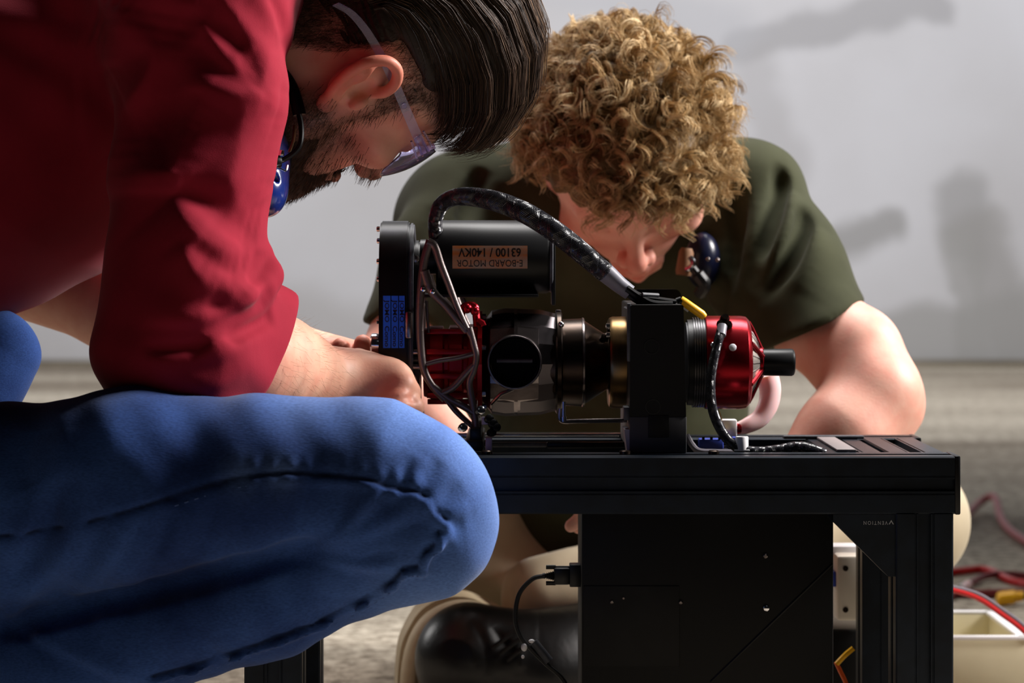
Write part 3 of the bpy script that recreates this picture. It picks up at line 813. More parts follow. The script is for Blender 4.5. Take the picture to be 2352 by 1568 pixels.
mb = MB(); mb.tube([P(1386, 622, 2.20), P(1400, 634, 2.20), P(1424, 655, 2.20), P(1447, 672, 2.20)], [.0080, .0077, .0068, .0062], 16); mb.build('heat_shrink', mat('heat_shrink', (112, 112, 122), .42), big)
mb = MB(); mb.tube([P(1384.5, 620.5, 2.20), P(1388.5, 624.5, 2.20)], .0086, 16); mb.build('end_band', M['black_satin'], big)
for k, L_ in enumerate(([(1440, 662), (1470, 682), (1500, 697), (1545, 700)], [(1440, 672), (1465, 690), (1500, 702), (1540, 708)], [(1443, 668), (1480, 684), (1515, 690), (1552, 695)], [(1436, 668), (1462, 688), (1480, 700), (1500, 710)])):
    mb = MB(); mb.tube(spline([P(x, y, 2.194 + .005 * k) for x, y in L_], 6), .0029, 10); mb.build('lead', M['black_satin'], big)
pin = MB(); pin.tube([P(1475, 676, 2.192), P(1512, 678, 2.2)], .0017, 8); pin.build('lead', M['grey_plastic'], big)
ys = thing('yellow_lead', 'yellow sleeved lead slanting from the clamp block to the red cap', 'wire', tuple(P(1590, 708, 2.22)))
mb = MB(); mb.tube([P(1563, 688, 2.215), P(1572, 694, 2.215), P(1612, 722, 2.215), P(1617, 727, 2.216)], [.0034, .0036, .0036, .0030], 14); mb.build('sleeve', M['yellow'], ys)
mb = MB(); mb.tube([P(1555, 694, 2.215), P(1566, 690, 2.215)], .0036, 12); mb.build('end_sleeve', M['black_satin'], ys)
mb = MB(); mb.tube([P(1564, 700, 2.218), P(1582, 713, 2.218)], .0017, 8); mb.build('strand', M['light_plastic'], ys)

hp2 = [P(1658, 752, 2.219), P(1652, 775, 2.212), P(1644, 805, 2.208), P(1635, 850, 2.206), P(1632, 895, 2.206), P(1637, 940, 2.206), P(1652, 980, 2.204), P(1672, 1010, 2.200), P(1698, 1032, 2.198)]
thin, _, _ = braid_cable(hp2, [.0034, .0036, .0038, .0038], 'thin black braided cable hanging down the red intake cap to the white clip', 'braided_lead', 12, 11, .00032, 150)
mb = MB(); mb.tube([P(1659, 748, 2.219), P(1656, 770, 2.213)], .0040, 12); mb.build('heat_shrink', bpy.data.materials['heat_shrink'], thin)
hp3 = [P(1712, 1034, 2.197), P(1745, 1037, 2.198), P(1785, 1034, 2.199), P(1830, 1027, 2.200), P(1865, 1032, 2.200), P(1895, 1042, 2.200)]
braid_cable(hp3, [.0034, .0042, .0046, .0036], 'thin black braided cable lying on the table top right of the white clip', 'braided_lead', 12, 7, .00036, 100)
clp = thing('cable_clip', 'small round white cable clip standing on the table edge', 'clip', tuple(P(1704, 1046, 2.196)))
q = P(1704, 1047, 2.198)
mb = MB(); mb.lathe((q.x, 2.198, ZT + .0002), (0, 0, 1), [(0, .0049), (.0004, .0052), (.0108, .0052), (.0114, .0048), (.0114, .0036), (.006, .0034)], 28); mb.build('ring', M['white_plastic'], clp)
MB().box((q.x - .0064, 2.193, ZT + .0002), (q.x + .0058, 2.203, ZT + .0014), .0004).build('base', M['white_plastic'], clp)

# pink hose and its white fitting
hose = thing('pink_hose', 'pale pink bent hose rising behind the red intake cap', 'hose', tuple(P(1760, 950, 2.33)))
hp4 = spline([P(1762, 862, 2.33), P(1769, 895, 2.33), P(1764, 930, 2.328), P(1745, 960, 2.325), P(1716, 977, 2.32), P(1692, 985, 2.318)], 8)
n_ = len(hp4)
mb = MB(); mb.tube(hp4, [.0110 - .0055 * (i / (n_ - 1)) ** 1.5 for i in range(n_)], 20, flat=.8); mb.build('tube', M['pink_hose'], hose)
A, B = P(1657, 1002, 2.316), P(1692, 963, 2.316)
MB().box((A.x, 2.312, A.z), (B.x, 2.326, B.z), .0012).build('fitting', M['white_plastic'], hose)
mb = MB(); mb.lathe(P(1689, 984, 2.318), (1, 0, .15), [(0, .0055), (.004, .0052), (.005, .0046)], 16); mb.build('red_collar', M['red_anodised'], hose)
wire('yellow_strand', 'thin yellowish bare strand behind the thin braided cable', [P(1648, 938, 2.26), P(1655, 958, 2.27), P(1656, 975, 2.29), P(1664, 990, 2.31)], .0012, mat('straw_wire', (214, 190, 120), .4))
gb = MB(); A = P(1580, 1040, 2.25)
gb.tube(spline([P(1578, 1000, 2.24), P(1590, 1022, 2.235), P(1606, 1036, 2.23), P(1640, 1038, 2.23), P(1688, 1039, 2.23)], 6), .0026, 10)
tag(gb.build('grey_lead', M['grey_wire'], None), 'grey lead lying on the table top between clamp block and white clip', 'wire')
# ------------------------------------------------------------------ implicit-surface modelling (bodies, clothes)
def V3(p): return np.array(p, np.float32)

class SDF:
    """distance field on a regular grid; shapes are blended in and the zero level becomes one continuous mesh"""
    def __init__(s, lo, hi, h):
        s.lo = V3(lo); s.h = h
        n = np.ceil((V3(hi) - s.lo) / h).astype(int) + 1
        s.ax = [s.lo[i] + h * np.arange(n[i], dtype=np.float32) for i in range(3)]
        s.F = np.full(tuple(n), 0.06, np.float32)
    def blk(s, lo, hi):
        sl = []
        for i in range(3):
            a = int(np.clip(np.floor((lo[i] - s.lo[i]) / s.h), 0, len(s.ax[i]))); b = int(np.clip(np.ceil((hi[i] - s.lo[i]) / s.h) + 1, 0, len(s.ax[i])))
            if b <= a: return None
            sl.append(slice(a, b))
        return tuple(sl)
    def apply(s, fn, lo, hi, k, op):
        m = k + 4 * s.h
        sl = s.blk([x - m for x in lo], [x + m for x in hi])
        if sl is None: return s
        X_, Y_, Z_ = s.ax[0][sl[0]][:, None, None], s.ax[1][sl[1]][None, :, None], s.ax[2][sl[2]][None, None, :]
        d = fn(X_, Y_, Z_)
        F = s.F[sl]
        if op == 'add':
            if k > 0:
                hh = np.maximum(k - np.abs(F - d), 0) / k
                s.F[sl] = np.minimum(F, d) - hh * hh * k * .25
            else: s.F[sl] = np.minimum(F, d)
        elif op == 'sub':
            if k > 0:
                hh = np.maximum(k - np.abs(F + d), 0) / k
                s.F[sl] = np.maximum(F, -d) + hh * hh * k * .25
            else: s.F[sl] = np.maximum(F, -d)
        elif op == 'cut':
            s.F[sl] = np.maximum(F, d)
        return s
    def cap(s, a, b, ra, rb=None, k=.01, op='add', flat=None):
        """tapered capsule; flat=(direction, factor): squash thickness along direction"""
        rb = ra if rb is None else rb
        a, b = V3(a), V3(b)
        fd = None
        if flat is not None:
            fd = V3(flat[0]); fd = fd / np.linalg.norm(fd); fk = flat[1]
        ab = b - a; L2 = float(ab @ ab) + 1e-12
        def fn(X_, Y_, Z_):
            px, py, pz = X_ - a[0], Y_ - a[1], Z_ - a[2]
            t = np.clip((px * ab[0] + py * ab[1] + pz * ab[2]) / L2, 0, 1)
            qx, qy, qz = px - t * ab[0], py - t * ab[1], pz - t * ab[2]
            d2 = qx * qx + qy * qy + qz * qz
            if fd is not None:
                c = qx * fd[0] + qy * fd[1] + qz * fd[2]
                d2 = d2 + c * c * (fk * fk - 1)
            d = np.sqrt(np.maximum(d2, 0)) - (ra + (rb - ra) * t)
            return d / fk if (fd is not None and fk > 1) else d
        r = max(ra, rb) / (min(1.0, flat[1]) if flat is not None else 1.0)
        lo = np.minimum(a, b) - r; hi = np.maximum(a, b) + r
        return s.apply(fn, lo, hi, k, op)
    def tube(s, pts, r, k=.01, op='add', flat=None):
        rr = r if isinstance(r, (list, tuple)) else [r] * len(pts)
        for i in range(len(pts) - 1): s.cap(pts[i], pts[i + 1], rr[i], rr[i + 1], k, op, flat)
        return s
    def ell(s, c, r, k=.01, op='add', rot=None):
        c = V3(c); r = V3(r)
        Rm = None if rot is None else np.array(rot, np.float32)
        def fn(X_, Y_, Z_):
            x, y, z = X_ - c[0], Y_ - c[1], Z_ - c[2]
            if Rm is not None:
                x, y, z = (x * Rm[0, i] + y * Rm[1, i] + z * Rm[2, i] for i in range(3))
            k0 = np.sqrt((x / r[0]) ** 2 + (y / r[1]) ** 2 + (z / r[2]) ** 2)
            k1 = np.sqrt((x / r[0] ** 2) ** 2 + (y / r[1] ** 2) ** 2 + (z / r[2] ** 2) ** 2) + 1e-6
            return k0 * (k0 - 1) / k1
        m = float(r.max()) if Rm is not None else r
        return s.apply(fn, c - m, c + m, k, op)
    def plane(s, p, n, k=0):
        """cut away the side the normal points to"""
        p, n = V3(p), V3(n); n = n / np.linalg.norm(n)
        X_, Y_, Z_ = s.ax[0][:, None, None], s.ax[1][None, :, None], s.ax[2][None, None, :]
        d = (X_ - p[0]) * n[0] + (Y_ - p[1]) * n[1] + (Z_ - p[2]) * n[2]
        s.F = np.maximum(s.F, d)
        return s
    def disp(s, fn, band=.03):
        """add fn(x,y,z) to the field near the surface"""
        i, j, k = np.nonzero(np.abs(s.F) < band)
        s.F[i, j, k] += fn(s.ax[0][i], s.ax[1][j], s.ax[2][k]).astype(np.float32)
        return s
    def hit(s, px, py, y0=1.6, y1=3.2):
        """first point of the surface on the sight line through a pixel"""
        Y = np.arange(max(y0, s.ax[1][0]), min(y1, s.ax[1][-1]), s.h * .5)
        x = (px - 1176.0) * Y / FPX; z = CAMZ - (py - HOR) * Y / FPX
        i = np.clip(np.round((x - s.lo[0]) / s.h).astype(int), 0, s.F.shape[0] - 1)
        j = np.clip(np.round((Y - s.lo[1]) / s.h).astype(int), 0, s.F.shape[1] - 1)
        k = np.clip(np.round((z - s.lo[2]) / s.h).astype(int), 0, s.F.shape[2] - 1)
        ok = np.nonzero(s.F[i, j, k] < 0)[0]
        if len(ok) == 0:
            b = int(np.argmin(s.F[i, j, k])); return np.array([x[b], Y[b], z[b]], np.float32)
        b = ok[0]
        return np.array([x[b], Y[b], z[b]], np.float32)
    def fold(s, pts, amp, w1, w2=None, tap=.7):
        """cloth fold drawn on the seen side: ridge (amp>0) or valley, w1/w2 = fall-off on its two sides"""
        w2 = w1 if w2 is None else w2
        q = [s.hit(x, y) for x, y in pts]
        q = np.array([tuple(p) for p in spline([Vector(map(float, p)) for p in q], 4)], np.float32)
        m = 4.5 * max(w1, w2)
        sl = s.blk(q.min(0) - m, q.max(0) + m)
        if sl is None: return s
        X_, Y_, Z_ = np.meshgrid(s.ax[0][sl[0]], s.ax[1][sl[1]], s.ax[2][sl[2]], indexing='ij')
        near = np.abs(s.F[sl]) < abs(amp) + 3 * s.h
        x, y, z = X_[near], Y_[near], Z_[near]
        best = np.full(x.shape, 9.0, np.float32); tt = np.zeros_like(best); sd = np.zeros_like(best)
        n = len(q) - 1
        for i in range(n):
            a, ab = q[i], q[i + 1] - q[i]; L2 = float(ab @ ab) + 1e-12
            px, py, pz = x - a[0], y - a[1], z - a[2]
            t = np.clip((px * ab[0] + py * ab[1] + pz * ab[2]) / L2, 0, 1)
            d = np.sqrt((px - t * ab[0]) ** 2 + .35 * (py - t * ab[1]) ** 2 + (pz - t * ab[2]) ** 2)
            c = ab[0] * pz - ab[2] * px
            u = d < best
            best[u] = d[u]; tt[u] = ((i + t) / n)[u]; sd[u] = c[u]
        prof = np.exp(-best / np.where(sd > 0, w1, w2))
        r = np.sqrt(best * best + (.35 * s.h) ** 2)
        prof = np.exp(-(r - .35 * s.h) / np.where(sd > 0, w1, w2))
        G = s.F[sl]; G[near] -= (amp * prof * np.sin(PI * np.clip(tt * .94 + .03, 0, 1)) ** tap).astype(np.float32); s.F[sl] = G
        return s
    def smooth(s, n=1):
        F = s.F
        for _ in range(n):
            for a in range(3):
                G = F.copy()
                sl0 = [slice(None)] * 3; sl1 = [slice(None)] * 3; sl2 = [slice(None)] * 3
                sl0[a] = slice(1, -1); sl1[a] = slice(0, -2); sl2[a] = slice(2, None)
                G[tuple(sl0)] = .5 * F[tuple(sl0)] + .25 * (F[tuple(sl1)] + F[tuple(sl2)])
                F = G
        s.F = F
        return s
    def mesh(s):
        """surface nets -> (verts, quads)"""
        F = s.F
        S = F < 0
        c = [S[:-1, :-1, :-1], S[1:, :-1, :-1], S[:-1, 1:, :-1], S[1:, 1:, :-1], S[:-1, :-1, 1:], S[1:, :-1, 1:], S[:-1, 1:, 1:], S[1:, 1:, 1:]]
        tot = np.zeros(c[0].shape, np.int8)
        for q in c: tot += q
        idx = np.nonzero((tot > 0) & (tot < 8))
        N = len(idx[0])
        I = np.full(c[0].shape, -1, np.int32); I[idx] = np.arange(N)
        off = [(0, 0, 0), (1, 0, 0), (0, 1, 0), (1, 1, 0), (0, 0, 1), (1, 0, 1), (0, 1, 1), (1, 1, 1)]
        val = [F[idx[0] + o[0], idx[1] + o[1], idx[2] + o[2]] for o in off]
        acc = np.zeros((N, 3), np.float32); cnt = np.zeros(N, np.float32)
        for a, b in ((0, 1), (2, 3), (4, 5), (6, 7), (0, 2), (1, 3), (4, 6), (5, 7), (0, 4), (1, 5), (2, 6), (3, 7)):
            m = (val[a] < 0) != (val[b] < 0)
            t = val[a][m] / (val[a][m] - val[b][m])
            oa, ob = np.array(off[a], np.float32), np.array(off[b], np.float32)
            acc[m] += oa + (ob - oa) * t[:, None]; cnt[m] += 1
        Vt = (np.stack(idx, 1) + acc / cnt[:, None]) * s.h + s.lo
        Q = []
        for a in range(3):
            sa = [slice(None)] * 3; sb = [slice(None)] * 3
            sa[a] = slice(0, -1); sb[a] = slice(1, None)
            A, B = S[tuple(sa)], S[tuple(sb)]
            e = np.array(np.nonzero(A != B))
            b_, c_ = (a + 1) % 3, (a + 2) % 3
            ok = (e[b_] > 0) & (e[c_] > 0) & (e[b_] < F.shape[b_] - 1) & (e[c_] < F.shape[c_] - 1)
            e = e[:, ok]
            fl = A[tuple(e)]
            def cell(db, dc):
                q = e.copy(); q[b_] -= db; q[c_] -= dc
                return I[tuple(q)]
            q4 = np.stack([cell(1, 1), cell(0, 1), cell(0, 0), cell(1, 0)], 1)
            q4[~fl] = q4[~fl][:, ::-1]
            Q.append(q4)
        return Vt, np.concatenate(Q)

def join(parts):
    v, f, b = [], [], 0
    for a, q in parts:
        v.append(a); f.append(q + b); b += len(a)
    return np.concatenate(v), np.concatenate(f)

def set_col(me, name, arr):
    a = me.color_attributes.new(name, 'FLOAT_COLOR', 'POINT')
    a.data.foreach_set('color', np.ascontiguousarray(arr, np.float32).ravel())

def tubes_np(paths, rad, n=3):
    """many hair strands at once: paths (S,K,3), rad (S,K) -> verts, quads"""
    S_, K, _ = paths.shape
    d = np.gradient(paths, axis=1); d /= np.linalg.norm(d, axis=2, keepdims=True) + 1e-9
    ref = np.tile(np.array([0.31, 0.52, 0.79]), (S_, K, 1))
    u = np.cross(d, ref); u /= np.linalg.norm(u, axis=2, keepdims=True) + 1e-9
    w_ = np.cross(d, u)
    ring = []
    for i in range(n):
        a = 2 * PI * i / n
        ring.append(paths + (u * math.cos(a) + w_ * math.sin(a)) * rad[:, :, None])
    Vt = np.stack(ring, 2).reshape(-1, 3)
    base = (np.arange(S_)[:, None] * K + np.arange(K - 1)[None, :]) * n
    Q = []
    for i in range(n):
        j = (i + 1) % n
        Q.append(np.stack([base + i, base + j, base + n + j, base + n + i], 2).reshape(-1, 4))
    return Vt, np.concatenate(Q)

# ------------------------------------------------------------------ skin, cloth and hair materials
def skin_mat(name, base, red, beard, rough=.5):
    m = mat(name, base, rough, spec=.4, sss=.12, bump=(420, .12))
    nt = m.node_tree; b = nt.nodes['Principled BSDF']; N, L = nt.nodes.new, nt.links.new
    at = N('ShaderNodeAttribute'); at.attribute_name = 'tone'
    sp = N('ShaderNodeSeparateColor'); L(at.outputs['Color'], sp.inputs[0])
    tc = N('ShaderNodeTexCoord')
    nz = N('ShaderNodeTexNoise'); nz.inputs['Scale'].default_value = 55; nz.inputs['Detail'].default_value = 4
    L(tc.outputs['Object'], nz.inputs['Vector'])
    mr = N('ShaderNodeMapRange'); mr.inputs[1].default_value = .3; mr.inputs[2].default_value = .7; mr.inputs[3].default_value = 0; mr.inputs[4].default_value = .35
    L(nz.outputs['Fac'], mr.inputs[0])
    m0 = N('ShaderNodeMix'); m0.data_type = 'RGBA'; L(mr.outputs[0], m0.inputs[0]); m0.inputs[6].default_value = lin(base); m0.inputs[7].default_value = lin(red)
    m1 = N('ShaderNodeMix'); m1.data_type = 'RGBA'; L(sp.outputs[0], m1.inputs[0]); L(m0.outputs[2], m1.inputs[6]); m1.inputs[7].default_value = lin(red)
    nb = N('ShaderNodeTexNoise'); nb.inputs['Scale'].default_value = 700; L(tc.outputs['Object'], nb.inputs['Vector'])
    mb_ = N('ShaderNodeMapRange'); mb_.inputs[1].default_value = .3; mb_.inputs[2].default_value = .6; mb_.inputs[3].default_value = .75; mb_.inputs[4].default_value = 1
    L(nb.outputs['Fac'], mb_.inputs[0])
    mm = N('ShaderNodeMath'); mm.operation = 'MULTIPLY'; L(sp.outputs[1], mm.inputs[0]); L(mb_.outputs[0], mm.inputs[1])
    m2 = N('ShaderNodeMix'); m2.data_type = 'RGBA'; L(mm.outputs[0], m2.inputs[0]); L(m1.outputs[2], m2.inputs[6]); m2.inputs[7].default_value = lin(beard)
    L(m2.outputs[2], b.inputs['Base Color'])
    return m

def cloth_mat(name, a, b_, weave, rough=.85, sheen=.25, bump=.25):
    return mat(name, a, rough, spec=.15, noise=(14, b_, (1, 1, 1)), bump=(weave, bump), sheen=sheen, bumpdist=.0006)

def denim_mat():
    m = mat('denim', (40, 66, 122), .9, spec=.12, sheen=.12)
    nt = m.node_tree; b = nt.nodes['Principled BSDF']; N, L = nt.nodes.new, nt.links.new
    tc = N('ShaderNodeTexCoord')
    big = N('ShaderNodeTexNoise'); big.inputs['Scale'].default_value = 9; big.inputs['Detail'].default_value = 5
    L(tc.outputs['Object'], big.inputs['Vector'])
    at = N('ShaderNodeAttribute'); at.attribute_name = 'tone'
    sp = N('ShaderNodeSeparateColor'); L(at.outputs['Color'], sp.inputs[0])
    mp = N('ShaderNodeMapping'); mp.inputs['Scale'].default_value = (0.4, 1, 1.5); mp.inputs['Rotation'].default_value = (0, .12, 0)
    L(tc.outputs['Object'], mp.inputs['Vector'])
    wv = N('ShaderNodeTexNoise'); wv.inputs['Scale'].default_value = 800; wv.inputs['Detail'].default_value = 3
    L(mp.outputs[0], wv.inputs['Vector'])
    r = N('ShaderNodeValToRGB'); e = r.color_ramp.elements
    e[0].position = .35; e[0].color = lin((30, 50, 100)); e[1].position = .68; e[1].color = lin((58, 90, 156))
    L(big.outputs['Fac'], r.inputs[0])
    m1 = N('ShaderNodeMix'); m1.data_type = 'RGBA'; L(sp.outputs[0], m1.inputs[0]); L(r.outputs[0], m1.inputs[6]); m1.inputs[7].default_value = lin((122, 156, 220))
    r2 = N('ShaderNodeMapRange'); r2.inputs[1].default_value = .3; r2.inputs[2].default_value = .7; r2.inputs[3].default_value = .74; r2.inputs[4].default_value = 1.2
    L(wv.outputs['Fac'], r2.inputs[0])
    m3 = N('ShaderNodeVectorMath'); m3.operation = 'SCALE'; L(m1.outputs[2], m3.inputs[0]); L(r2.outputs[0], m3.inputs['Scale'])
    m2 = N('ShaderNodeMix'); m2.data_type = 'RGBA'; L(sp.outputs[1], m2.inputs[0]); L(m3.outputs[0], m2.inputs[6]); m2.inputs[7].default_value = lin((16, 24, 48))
    L(m2.outputs[2], b.inputs['Base Color'])
    bp = N('ShaderNodeBump'); bp.inputs['Strength'].default_value = .35; bp.inputs['Distance'].default_value = .0006
    L(wv.outputs['Fac'], bp.inputs['Height']); L(bp.outputs[0], b.inputs['Normal'])
    return m

def hair_mat(name, a, c2, c3):
    m = mat(name, a, .55, spec=.32)
    nt = m.node_tree; b = nt.nodes['Principled BSDF']; N, L = nt.nodes.new, nt.links.new
    at = N('ShaderNodeAttribute'); at.attribute_name = 'tone'
    sp = N('ShaderNodeSeparateColor'); L(at.outputs['Color'], sp.inputs[0])
    r = N('ShaderNodeValToRGB'); e = r.color_ramp.elements
    e[0].position = 0; e[0].color = lin(a); e[1].position = 1; e[1].color = lin(c3)
    q = e.new(.5); q.color = lin(c2)
    L(sp.outputs[0], r.inputs[0]); L(r.outputs[0], b.inputs['Base Color'])
    return m

# ------------------------------------------------------------------ a head in its own frame (mm: x to its right, y forward, z up)
def head_field(neck_to, neck_r, h=1.6, brow=9):
    k_ = .001
    S = SDF((-.100, -.130, -.190), (.108, .130, .145), h * k_)
    def e(c, r, k=10, op='add'): S.ell([x * k_ for x in c], [x * k_ for x in r], k * k_, op)
    def c(a, b, ra, rb=None, k=10, op='add', flat=None): S.cap([x * k_ for x in a], [x * k_ for x in b], ra * k_, None if rb is None else rb * k_, k * k_, op, flat)
    e((0, -8, 46), (75, 94, 80))
    e((0, 30, 22), (66, 62, 66), 20)
    e((0, 38, -38), (52, 46, 60), 22)
    for s in (-1, 1):
        c((s * 54, 2, -48), (s * 15, 68, -90), 16, 15, 20)
        c((s * 66, 8, 0), (s * 55, 4, -46), 12, 14, 22)
        e((s * 50, 56, -10), (19, 22, 17), 16)
    e((0, 74, -92), (20, 14, 15), 14)
    c((0, -28, -20), neck_to, 54, neck_r, 22)
    for s in (-1, 1):
        c((s * 46, 79 - brow, 33), (s * 12, 91 - brow, 30), brow, brow, 10)
        e((s * 33, 93, 13), (17, 13, 11), 12, 'sub')
        e((s * 32, 71, 13), (14, 13, 12), 4)
        c((s * 44, 78.5, 9), (s * 32, 84.6, 7.0), .9, .9, 2, 'sub')
        c((s * 32, 84.6, 7.0), (s * 20, 79.5, 9), .9, .9, 2, 'sub')
    c((0, 80, 22), (0, 100, -16), 6.5, 8.5, 9)
    e((0, 104, -21), (9.5, 9, 8.5), 7)
    for s in (-1, 1):
        e((s * 11.5, 93, -27), (7.5, 9, 7), 5)
        e((s * 6, 99, -33.5), (3.4, 5, 3.5), 2, 'sub')
    for s in (-1, 1):
        c((s * 23, 80, -55), (s * 5, 91, -51), 3.6, 5.0, 6)
        c((s * 20, 80, -63), (0, 89.5, -62), 4.2, 6.0, 6)
    c((-5, 91, -51), (5, 91, -51), 5, 5, 4)
    for s in (-1, 1): c((s * 25, 84, -57.5), (0, 97.5, -56.5), 1.0, 1.2, 2, 'sub')
    c((-10, 86, -74), (10, 86, -74), 3, 3, 7, 'sub')
    # ears
    for s in (-1, 1):
        def E(p): return (s * p[0], p[1], p[2])
        e(E((74, -12, 2)), (8, 15, 25), 7)
        hel0 = [(77, 1, 6), (83, 3, 17), (88, -3, 28), (91, -14, 33), (93, -25, 29), (94, -31, 17), (92, -30, 2), (88, -23, -13), (84, -14, -24)]
        hel = [tuple(p_) for p_ in spline(hel0, 5)]
        for a, b in zip(hel[:-1], hel[1:]): c(E(a), E(b), 3.9, 3.9, 2.0)
        e(E((82, -9, -27)), (4.5, 8, 8.5), 4)
        pts = [(84, -24, 20), (87, -23, 8), (86, -19, -8), (82, -10, -17)]
        for a, b in zip(pts[:-1], pts[1:]): c(E(a), E(b), 4.0, 3.5, 4)
        c(E((82, -14, 0)), E((86, -24, 10)), 6, 6, 5)
        e(E((88, -6, 1)), (13, 9.5, 15), 2.5, 'sub')
        c(E((92, -22, 26)), E((94, -26, 10)), 1.8, 1.5, 2, 'sub')
        e(E((80, 4, -5)), (5, 5, 8), 3)
    return S

def head_tone(L_, beard=0.0):
    """per-vertex tone: red = flushed parts, green = stubble"""
    x, y, z = L_[:, 0] * 1000, L_[:, 1] * 1000, L_[:, 2] * 1000
    g = lambda cx, cy, cz, r: np.exp(-(((np.abs(x) - cx) ** 2 + (y - cy) ** 2 + (z - cz) ** 2) / r ** 2))
    ear = np.clip((np.abs(x) - 76) / 14, 0, 1) * np.clip((12 - y) / 6, 0, 1)
    lips = np.maximum(g(0, 92, -56, 11), g(12, 88, -57, 9))
    red = np.clip(ear * .55 + lips * .8 + .55 * g(42, 66, -22, 26) + .6 * g(0, 104, -22, 15), 0, 1)
    bd = np.zeros_like(x)
    if beard:
        jaw = np.clip((-14 - z + .12 * (y - 20)) / 18, 0, 1) * np.clip((112 + z) / 10, 0, 1) * np.clip((y + 24) / 16, 0, 1)
        jaw *= 1 - np.exp(-(((np.abs(x) - 36) ** 2 + (y - 72) ** 2 + (z + 25) ** 2) / 30 ** 2))
        jaw *= 1 - .9 * lips
        side = np.exp(-((np.abs(x) - 70) ** 2 / 14 ** 2 + (y - 18) ** 2 / 12 ** 2)) * np.clip((z + 60) / 10, 0, 1) * np.clip((44 - z) / 10, 0, 1)
        bd = np.clip(np.maximum(jaw, side * .9), 0, 1) * beard
    return np.stack([red, bd, 0 * x, 0 * x + 1], 1)

def place(Vl, Rm, O): return Vl @ np.array(Rm, np.float32).T + np.array(O, np.float32)
# ------------------------------------------------------------------ person at left: maroon shirt, bent over the rig
RA = [[0.2142, 0.3622, 0.9071], [-0.8597, 0.5108, -0.0009], [-0.4637, -0.7797, 0.4208]]
OA = (-0.1327, 2.19, 0.6040)
def la(x, y, z): return Vector(place(np.array([[x, y, z]], np.float32) / 1000, RA, OA)[0])
skinA = skin_mat('skin_warm', (224, 174, 148), (200, 92, 74), (52, 36, 28))
pa = thing('person', 'crouching person in maroon shirt and blue jeans bent over the rig, seen from the side', 'person', (-.32, 2.1, 0))

# neck target: collar of the shirt
nw = np.array(P(545, 45, 2.245)) - np.array(OA)
nl = (np.array(RA).T @ nw) * 1000
hA = head_field(tuple(nl), 58)
vh, fh = hA.mesh()
toneA = head_tone(vh, .95)
YL_ = [-.130, -.085, -.055, -.036, -.026, .010, .013, .026, .030, .060, .085, .14]; ZL_ = [-.060, -.052, -.040, -.010, .036, .036, -.002, -.002, .030, .050, .058, .060]
toneA[:, 1] = np.maximum(toneA[:, 1], .8 * np.clip((vh[:, 2] - np.interp(vh[:, 1], YL_, ZL_) + .002) / .012, 0, 1) * (np.abs(vh[:, 0]) < .0775))
vhw = place(vh, RA, OA)

# right arm and hand (near), left arm and hand (far) as one field
el, wr_ = P(400, 800, 2.03), P(733, 872, 2.185)
sh = P(455, 20, 2.075)
SA = SDF((-.44, 1.93, .28), (.02, 2.50, .66), .0018)
SA.cap(sh, el, .034, .032, .02)
SA.cap(el, P(560, 822, 2.11), .033, .040, .02)
SA.cap(P(560, 822, 2.11), wr_, .042, .0255, .02)
SA.ell(P(650, 832, 2.140), (.030, .034, .032), .02)
SA.cap(P(700, 852, 2.17), wr_, .026, .0215, .015)
# back of the right hand
mcp = [P(862, 848, 2.222), P(884, 862, 2.206), P(884, 880, 2.196), P(868, 902, 2.192)]
SA.cap(wr_, P(770, 874, 2.194), .0225, .0205, .012)
for q, r in zip(mcp, (.0120, .0120, .0118, .0108)):
    SA.cap(P(768, 872, 2.195), q, .0185, r, .012)
SA.ell(P(822, 862, 2.203), (.026, .014, .0185), .012)
SA.ell(P(898, 874, 2.192), (.0185, .0095, .0165), .014)
fing = [  # index .. little: middle joint, end joint, tip
    (P(904, 864, 2.200), P(930, 880, 2.206), P(936, 900, 2.226)),
    (P(922, 886, 2.186), P(938, 902, 2.194), P(930, 916, 2.216)),
    (P(916, 924, 2.176), P(946, 936, 2.186), P(952, 948, 2.206)),
    (P(896, 938, 2.174), P(926, 954, 2.186), P(920, 964, 2.202))]
for q, (a, b, c), r in zip(mcp, fing, (.0100, .0104, .0100, .0092)):
    SA.cap(q, a, r * 1.12, r, .006); SA.cap(a, b, r, r * .9, .004); SA.cap(b, c, r * .92, r * .8, .004)
SA.tube([P(775, 850, 2.210), P(822, 838, 2.236), P(868, 846, 2.252), P(900, 862, 2.250)], [.013, .0118, .0100, .0085], .008)   # thumb, beyond the palm
SA.tube([P(952, 914, 2.176), P(934, 913, 2.166), P(908, 916, 2.164)], [.0028, .0024, .0012], .004, 'sub')
# tendon ridges and wrist crease
SA.tube([P(735, 846, 2.164), P(800, 846, 2.188), P(862, 850, 2.208)], .003, .010)
SA.tube([P(655, 800, 2.118), P(672, 850, 2.112), P(668, 900, 2.118)], .004, .012)
# far arm
le, lw = P(60, 628, 2.44), P(752, 838, 2.330)
SA.cap(le, P(280, 692, 2.405), .040, .042, .02)
SA.cap(P(280, 692, 2.405), lw, .042, .0245, .02)
SA.cap(lw, P(800, 850, 2.325), .022, .026, .012)
for q, a, b in ((P(792, 845, 2.318), P(783, 816, 2.312), P(782, 795, 2.308)), (P(838, 842, 2.316), P(835, 811, 2.310), P(833, 788, 2.306)),
                (P(872, 850, 2.322), P(884, 824, 2.325), P(888, 802, 2.33)), (P(882, 872, 2.326), P(905, 850, 2.335), P(915, 835, 2.345))):
    SA.cap(P(795, 858, 2.322), q, .016, .0115, .01); SA.cap(q, a, .0095, .009, .004); SA.cap(a, b, .0088, .0074, .003)
SA.tube([P(780, 870, 2.32), P(820, 885, 2.305), P(858, 880, 2.296)], [.013, .011, .009], .008)
va, fa = SA.mesh()
